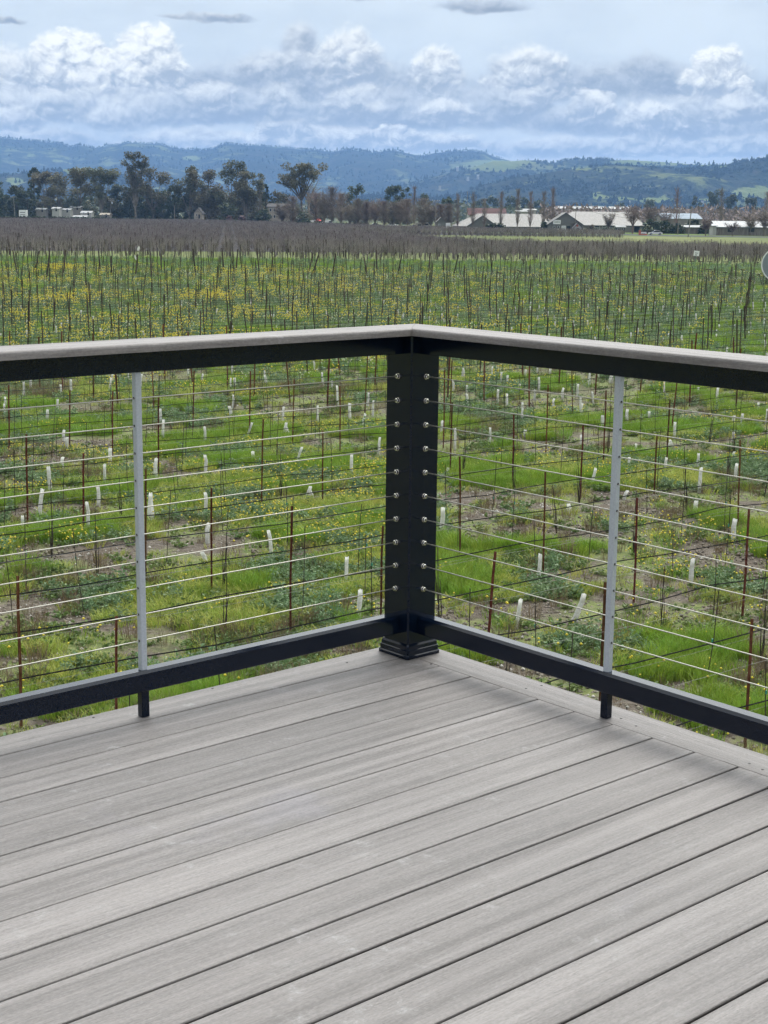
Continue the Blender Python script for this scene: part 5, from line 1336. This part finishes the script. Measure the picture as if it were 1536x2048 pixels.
for k, (x0, x1, ye, yr, D, nm) in enumerate([(104, 118, 413.5, 410.5, 712, "tall white shed left of the forked eucalyptus"), (122, 140, 416, 413, 718, "low white shed right of the forked eucalyptus"), (140, 160, 411, 408, 735, "pale shed with a bright roof under the umbrella tree"), (162, 182, 422, 418, 708, "white roofed shed left of the leaning trunk"), (200, 218, 426, 422, 702, "tan roofed shed at the second utility pole"), (146, 172, 430, 427, 700, "long low white shed behind the hedge"), (72, 90, 415, 412, 740, "pale shed in the shade of the evergreens")]):
    B_("roadside_shed", nm, "shed", x0, x1, ye + 4, yr + 4.5, D, 7, 'x', M['walltaupe'] if k in (2, 4, 6) else M['wallwhite'], M['canvas'] if k != 4 else M['stonewall'], [(x0 + 4, x0 + 7, ye + 2.5, ye + 5.5)], [(x1 - 7, x1 - 4, ye + 2, ye + 9)], group="sheds along the far road")
for k, (x, y, D, nm) in enumerate([(831, 338, 7600, "on the dark slope left of the pasture"), (848, 329, 7900, "highest on the dark slope"), (936, 355, 5400, "below the big pasture"), (956, 352, 5500, "right one below the big pasture"), (880, 373, 4600, "above the dark oak"), (977, 382, 4200, "low on the slope behind the poplars"), (1110, 388, 3900, "behind the barn poplars"), (1258, 404, 3500, "at the foot of the near hill"), (1405, 403, 3450, "near the far green pasture"), (643, 398, 4200, "behind the lone eucalyptus"), (705, 378, 4400, "above the leafless grove"), (915, 336, 5800, "at the left edge of the big pasture")]):
    p = at(x, y, D); s = D / 11000
    t = thing("hill_house", "tiny white house " + nm, "house", p, 0, "white houses on the hills")
    link("wall", MB().box((-9 * s, -4 * s, -12), (9 * s, 4 * s, 5 * s)), M['wallwhite'], t)
    link("roof", MB().loft([[(x_, -5 * s, 5 * s), (x_, 0, 9 * s), (x_, 5 * s, 5 * s)] for x_ in (-10 * s, 10 * s)]), M['canvas'] if k % 2 else M['roofdark'], t)
# signs and trailers at the road
def board(name, label, x0, x1, y0, y1, D, fm, rows=2, legs=True, grp=None):
    a, b2 = at(x0, y1, D), at(x1, y0, D); org = Vector(((a.x + b2.x) / 2, D, 0)); w_ = (b2.x - a.x) / 2
    t = thing(name, label, "sign", org, 0, grp)
    pn = link("panel", MB().box((-w_, -.06, a.z), (w_, .06, b2.z)), fm, t)
    h = b2.z - a.z; ik = MB()
    for k in range(rows):
        z = b2.z - h * (k + .8) / (rows + .6); x = -w_ * .7
        r_ = random.Random(k * 31 + int(x0))
        while x < w_ * .6:
            q = w_ * r_.uniform(.10, .22); ik.box((x, -.066, z - h * .08), (x + q, -.0605, z + h * .10)); x += q + w_ * .08
    link("lettering", ik, M['ink'], pn)
    if legs:
        for s_ in (-1, 1): link("leg", MB().box((s_ * w_ * .8 - .06, .062, 0), (s_ * w_ * .8 + .06, .16, max(a.z + .3, .4))), M['darkpost'], t)
board("barn_sign", "upper wide white sign on the big grey gable", 1106, 1121.5, 440, 448.3, 505.6, M['signwhite'], 1, False, "white signs by the big grey gable")
board("barn_sign", "square white sign by the barn door left of the kiosk", 1123, 1131.5, 451.5, 460, 500, M['signwhite'], 2, True, "white signs by the big grey gable")
board("barn_sign", "low wide white sign below the grey gable beside the white car", 1107, 1119, 458, 464.3, 497, M['signwhite'], 1, True, "white signs by the big grey gable")
board("roadside_sign", "red brick roadside sign with a white panel beside the white car", 1281, 1293, 464, 470.3, 458, M['signwhite'], 1, False)
p = at(1279.3, 470, 458); p.z = 0
ss = [o for o in bpy.data.objects if o.name == "roadside_sign"][0]
link("pillar", MB().box((p.x - ss.location.x - .28, -.3, 0), (p.x - ss.location.x + .28, .3, at(1279, 460.3, 458).z)), M['redsign'], ss)
link("plinth", MB().box((-1.0, -.25, 0), (1.15, .25, .35)), M['redsign'], ss)
# vehicles: local x forward, y left
def car(label, x, y, D, heading, body, L=4.5, H=1.42, kind='sedan', grp="cars along the far road", on_road=True):
    p = at(x, y, D); p.z = 0.024 if on_road else 0
    t = thing({'sedan': "parked_car", 'suv': "parked_car", 'van': "parked_van", 'camper': "camper_van", 'pickup': "pickup_truck"}[kind], label, "van" if kind in ('van', 'camper') else "car", p, heading, grp)
    W = .9; h = L / 2
    if kind in ('sedan', 'suv'):
        zb = .78 if kind == 'sedan' else .92
        prof = [(-h, .35), (-h, zb * .92), (-h * .82, zb), (h * .45, zb), (h * .95, zb * .82), (h, .5), (h * .98, .3), (-h * .98, .28)]
        cab = [(-h * .80, zb), (-h * .48, H * .97), (-h * .05, H), (h * .10, H * .97), (h * .46, zb)]
    elif kind == 'pickup':
        zb = 1.0; prof = [(-h, .45), (-h, zb), (h * .5, zb), (h * .95, zb * .9), (h, .5), (h, .4), (-h, .4)]; cab = [(-h * .15, zb), (-h * .12, H), (h * .22, H), (h * .42, zb)]
    else:
        zb = 1.25; prof = [(-h, .4), (-h, H * .97), (-h * .9, H), (h * .55, H), (h * .78, zb), (h, zb * .75), (h, .35)]; cab = None
    b = MB(); b.loft([[(x_, -W, z) for x_, z in prof], [(x_, W, z) for x_, z in prof]]); link("body", b, body, t)
    if cab:
        c = MB(); q = W * .86; c.loft([[(x_, -q, z) for x_, z in cab], [(x_, q, z) for x_, z in cab]]); cb = link("cabin", c, body, t)
        sc_ = [(x_ * .93 - .01, zb + .06 + (z - zb) * .80) for x_, z in cab]
        for s_ in (-1, 1): link("side_window", MB().loft([[(x_, s_ * (q + .004), z) for x_, z in sc_], [(x_, s_ * (q + .012), z) for x_, z in sc_]]), M['pane'], cb)
        (xa, za), (xb, zb2) = cab[-2], cab[-1]
        link("windscreen", MB().loft([[(xa + .02, y_, za - .04), (xb + .02, y_, zb2 + .05), (xb + .035, y_, zb2 + .05), (xa + .035, y_, za - .04)] for y_ in (-q * .9, q * .9)]), M['pane'], cb)
    else:
        for s_ in (-1, 1): link("side_window", MB().box((h * .1, s_ * (W + .006) - .004, H * .58), (h * .58, s_ * (W + .006) + .004, H * .84)), M['pane'], t)
        if kind == 'camper':
            for s_ in (-1, 1): link("side_window", MB().box((-h * .7, s_ * (W + .006) - .004, H * .5), (-h * .3, s_ * (W + .006) + .004, H * .72)), M['pane'], t)
    for fx in (-.62, .64):
        for s_ in (-1, 1):
            wh = link("wheel", MB().tube([(h * fx, s_ * (W - .16), .33), (h * fx, s_ * (W + .02), .33)], .33, 14), M['tyre'], t)
            link("rim", MB().tube([(h * fx, s_ * (W + .021), .33), (h * fx, s_ * (W + .03), .33)], .2, 10), M['silver'], wh)
    for s_ in (-1, 1):
        link("headlight", MB().box((h - .03, s_ * W * .72 - .14, .55), (h + .012, s_ * W * .72 + .14, .68)), M['signwhite'], t)
        link("tail_light", MB().box((-h - .012, s_ * W * .75 - .1, .60), (-h + .03, s_ * W * .75 + .1, .74)), M['redsign'], t)
M['tyre'] = mat("tyre rubber", (.015, .015, .015), rough=.8)
def paint(n, c): return mat(n, c, rough=.28, spec=.6)
WH, DK, GY, TN = paint("white car paint", (.80, .80, .80)), paint("dark car paint", (.03, .035, .045)), paint("grey car paint", (.22, .24, .27)), paint("tan camper paint", (.50, .45, .38))
car("white sedan parked beside the red roadside sign", 1310.5, 470, 464, math.pi - .05, WH, 4.2)
car("white sedan on the verge before the low pale barn", 1080, 464.5, 490, math.pi - .15, WH, 4.0, on_road=False)
car("white car parked by the white box before the grey shed", 903, 459.5, 522, .1, WH, 4.3, on_road=False)
car("dark car hidden behind the fence near the barn window", 1206, 464, 500, .2, DK, 4.6, on_road=False)
car("dark car left of the mid utility pole", 752, 454, 640, .15, DK, 4.6)
car("white and dark car right of the mid utility pole", 786, 455.3, 628, -.25, WH, 4.4, 1.65, 'suv')
car("tan camper van parked by the leafless grove", 847, 457.5, 570, .0, TN, 6.2, 2.3, 'camper', on_road=False)
car("low tan pickup truck beside the camper van", 826, 457.5, 575, .1, TN, 4.2, 1.5, 'pickup', on_road=False)
car("grey car passing behind the clipped hedge", 310, 438, 705, .0, GY, 4.8, 1.5)
car("white car left of the white trailer behind the hedge", 36, 433, 720, .1, WH, 4.6)
car("white car right of the white trailer behind the hedge", 66, 433.5, 716, .1, WH, 4.2)
for k, (x, kd, D, nm) in enumerate([(105, 'sedan', 712, "below the tall white shed"), (150, 'suv', 706, "below the pale shed roof"), (196, 'sedan', 704, "beside the tan roofed shed"), (207, 'suv', 703, "at the second utility pole"), (595, 'van', 668, "behind the low dark hedge"), (626, 'van', 662, "left of the red parasol"), (646, 'sedan', 660, "right of the red parasol"), (657, 'van', 660, "right end of the row by the red parasol"), (608, 'sedan', 664, "in the middle of the row by the red parasol")]):
    car("small white %s parked %s" % ("van" if kd == 'van' else "car", nm), x, 440, D, .3 * (k % 3 - 1), WH, 3.9 if kd != 'van' else 4.6, {'van': 2.3, 'suv': 1.7}.get(kd, 1.45), kd, "white vehicles behind the hedges", False)
for (x0, x1, y0, y1, D, lab) in ((38, 53, 420, 429.5, 724, "white box trailer with faint marks behind the hedge"), (892, 901, 446, 458, 532, "tall white box trailer before the grey shed")):
    a, b2 = at(x0, y1, D), at(x1, y0, D); w_ = (b2.x - a.x) / 2
    t = thing("box_trailer", lab, "trailer", ((a.x + b2.x) / 2, D, 0))
    link("box", MB().box((-w_, 0, .55), (w_, 2.2, b2.z)), M['signwhite'], t)
    for s_ in (-1, 1): link("wheel", MB().tube([(s_ * w_ * .5, -.02, .3), (s_ * w_ * .5, .2, .3)], .3, 10), M['tyre'], t)
    if x0 < 100:
        ik = MB()
        for k in range(2): ik.box((-w_ * .7, -.012, b2.z * (.55 + .2 * k)), (w_ * .6, -.001, b2.z * (.60 + .2 * k)))
        link("lettering", ik, M['ink'], t)
# red parasol
a = at(637, 446, 658); top = at(637, 436.5, 658).z
t = thing("red_parasol", "bright red parasol standing among the parked white vans", "parasol", (a.x, 658, 0))
link("pole", MB().tube([(0, 0, 0), (0, 0, top)], .06, 6), M['signwhite'], t)
M['redcloth'] = mat("red canvas", (.62, .07, .06), (.70, .10, .08), scale=1, rough=.8)
cn = MB(); n = 8; ring = [(1.35 * math.cos(k * math.pi / 4), 1.35 * math.sin(k * math.pi / 4), top - 1.1) for k in range(n)]
cn.add(ring + [(0, 0, top)], [(k, (k + 1) % n, n) for k in range(n)]); link("canopy", cn, M['redcloth'], t)
# utility poles and their lines
M['polewood'] = mat("utility pole wood", (.20, .18, .155), (.30, .275, .24), scale=.6, rough=.9, spec=.1)
poles = {}
def pole(label, x0, y0, x1, y1, D, arms=1, tr=False, r=.17):
    b = at(x0, y0, D); b.z = 0; tp = at(x1, y1, D) - b
    t = thing("utility_pole", label, "utility pole", b, 0, "utility poles along the road")
    link("shaft", MB().tube([(0, 0, -.5), tuple(tp)], [r, r * .7], 7), M['polewood'], t)
    for k in range(arms):
        z = .97 - .07 * k; c = tp * z
        ca = link("crossarm", MB().box((c.x - 1.3, -.26, c.z - .09), (c.x + 1.3, -.14, c.z + .09)), M['polewood'], t)
        for q in (-1.15, -.5, .5, 1.15): link("insulator", MB().tube([(c.x + q, -.2, c.z + .09), (c.x + q, -.2, c.z + .32)], .07, 6), M['signwhite'], ca)
    if tr:
        c = tp * .82
        link("transformer", MB().tube([(c.x + .45, -.3, c.z - .5), (c.x + .45, -.3, c.z + .5)], .34, 10), M['silver'], t)
    return b + tp * .97
pA = pole("pale utility pole before the dark evergreens at the left", 30, 433, 27, 393, 716)
pB = pole("utility pole with crossarms and transformer before the forked trees", 219, 438, 223, 397, 700, 2, True)
pC = pole("short pale pole behind the clipped hedge right of the grey car", 349.5, 440, 348.5, 411, 696, 0)
pD = pole("utility pole with transformer rising from the dark parked car", 755, 453.5, 756.5, 404, 636, 2, True)
pE = pole("tall pale utility pole left of the grey shed", 870.5, 460, 872, 400, 525, 1)
pF = pole("leaning pole left of the pair behind the white car", 1391 - 36, 467, 1359, 417, 478, 1)
pG = pole("leaning pole right of the pair in the green field", 1376, 476, 1383.5, 412, 430, 0)
pH = pole("thin pole leaning before the tall barn gable", 1149, 464, 1153, 405, 500, 0, False, .11)
pI = pole("tall thin pale mast behind the low pale barn", 933, 455, 935, 383, 600, 0, False, .13)
M['line'] = mat("power line", (.03, .03, .03), rough=.6)
def wire(label, a, b2, sag, offs):
    for k, (dx, dz) in enumerate(offs):
        pts_ = [a.lerp(b2, s_) + Vector((dx, 0, dz - sag * 4 * s_ * (1 - s_))) for s_ in np.linspace(0, 1, 12)]
        o = strip("power_line", pts_, .035, M['line'], 3); tag(o, "%s power line %s" % (("upper", "lower")[k], label), "power line", "power lines along the road")
o2 = [(0, .3), (0, -1.0)]
wire("from the left pole to the transformer pole", pA, pB, 3.0, o2); wire("from the dark car pole to the grey shed pole", pD, pE, 2.6, o2)
wire("across the brown grove to the dark car pole", pC, pD, 4.0, o2); wire("from the grey shed pole to the gable pole", pE, pH, 2.5, o2); wire("across the tall barn roof to the leaning pole", pH, pF, 2.5, o2)

# ------------------------------------------------------------------ the air of the valley
hz = bpy.data.materials.new("valley haze"); hz.use_nodes = True
q = NT(hz.node_tree); hz.node_tree.nodes.clear()
pv = q.new('ShaderNodeVolumePrincipled')
pv.inputs['Color'].default_value = (.30, .54, 1.0, 1); pv.inputs['Density'].default_value = 9.2e-5
pv.inputs['Anisotropy'].default_value = 0.0
q.put(q.new('ShaderNodeOutputMaterial').inputs['Volume'], pv.outputs[0])
o = link("haze", MB().box((-9500, -420, -3), (9500, 11400, 440)), hz); o['kind'] = 'stuff'
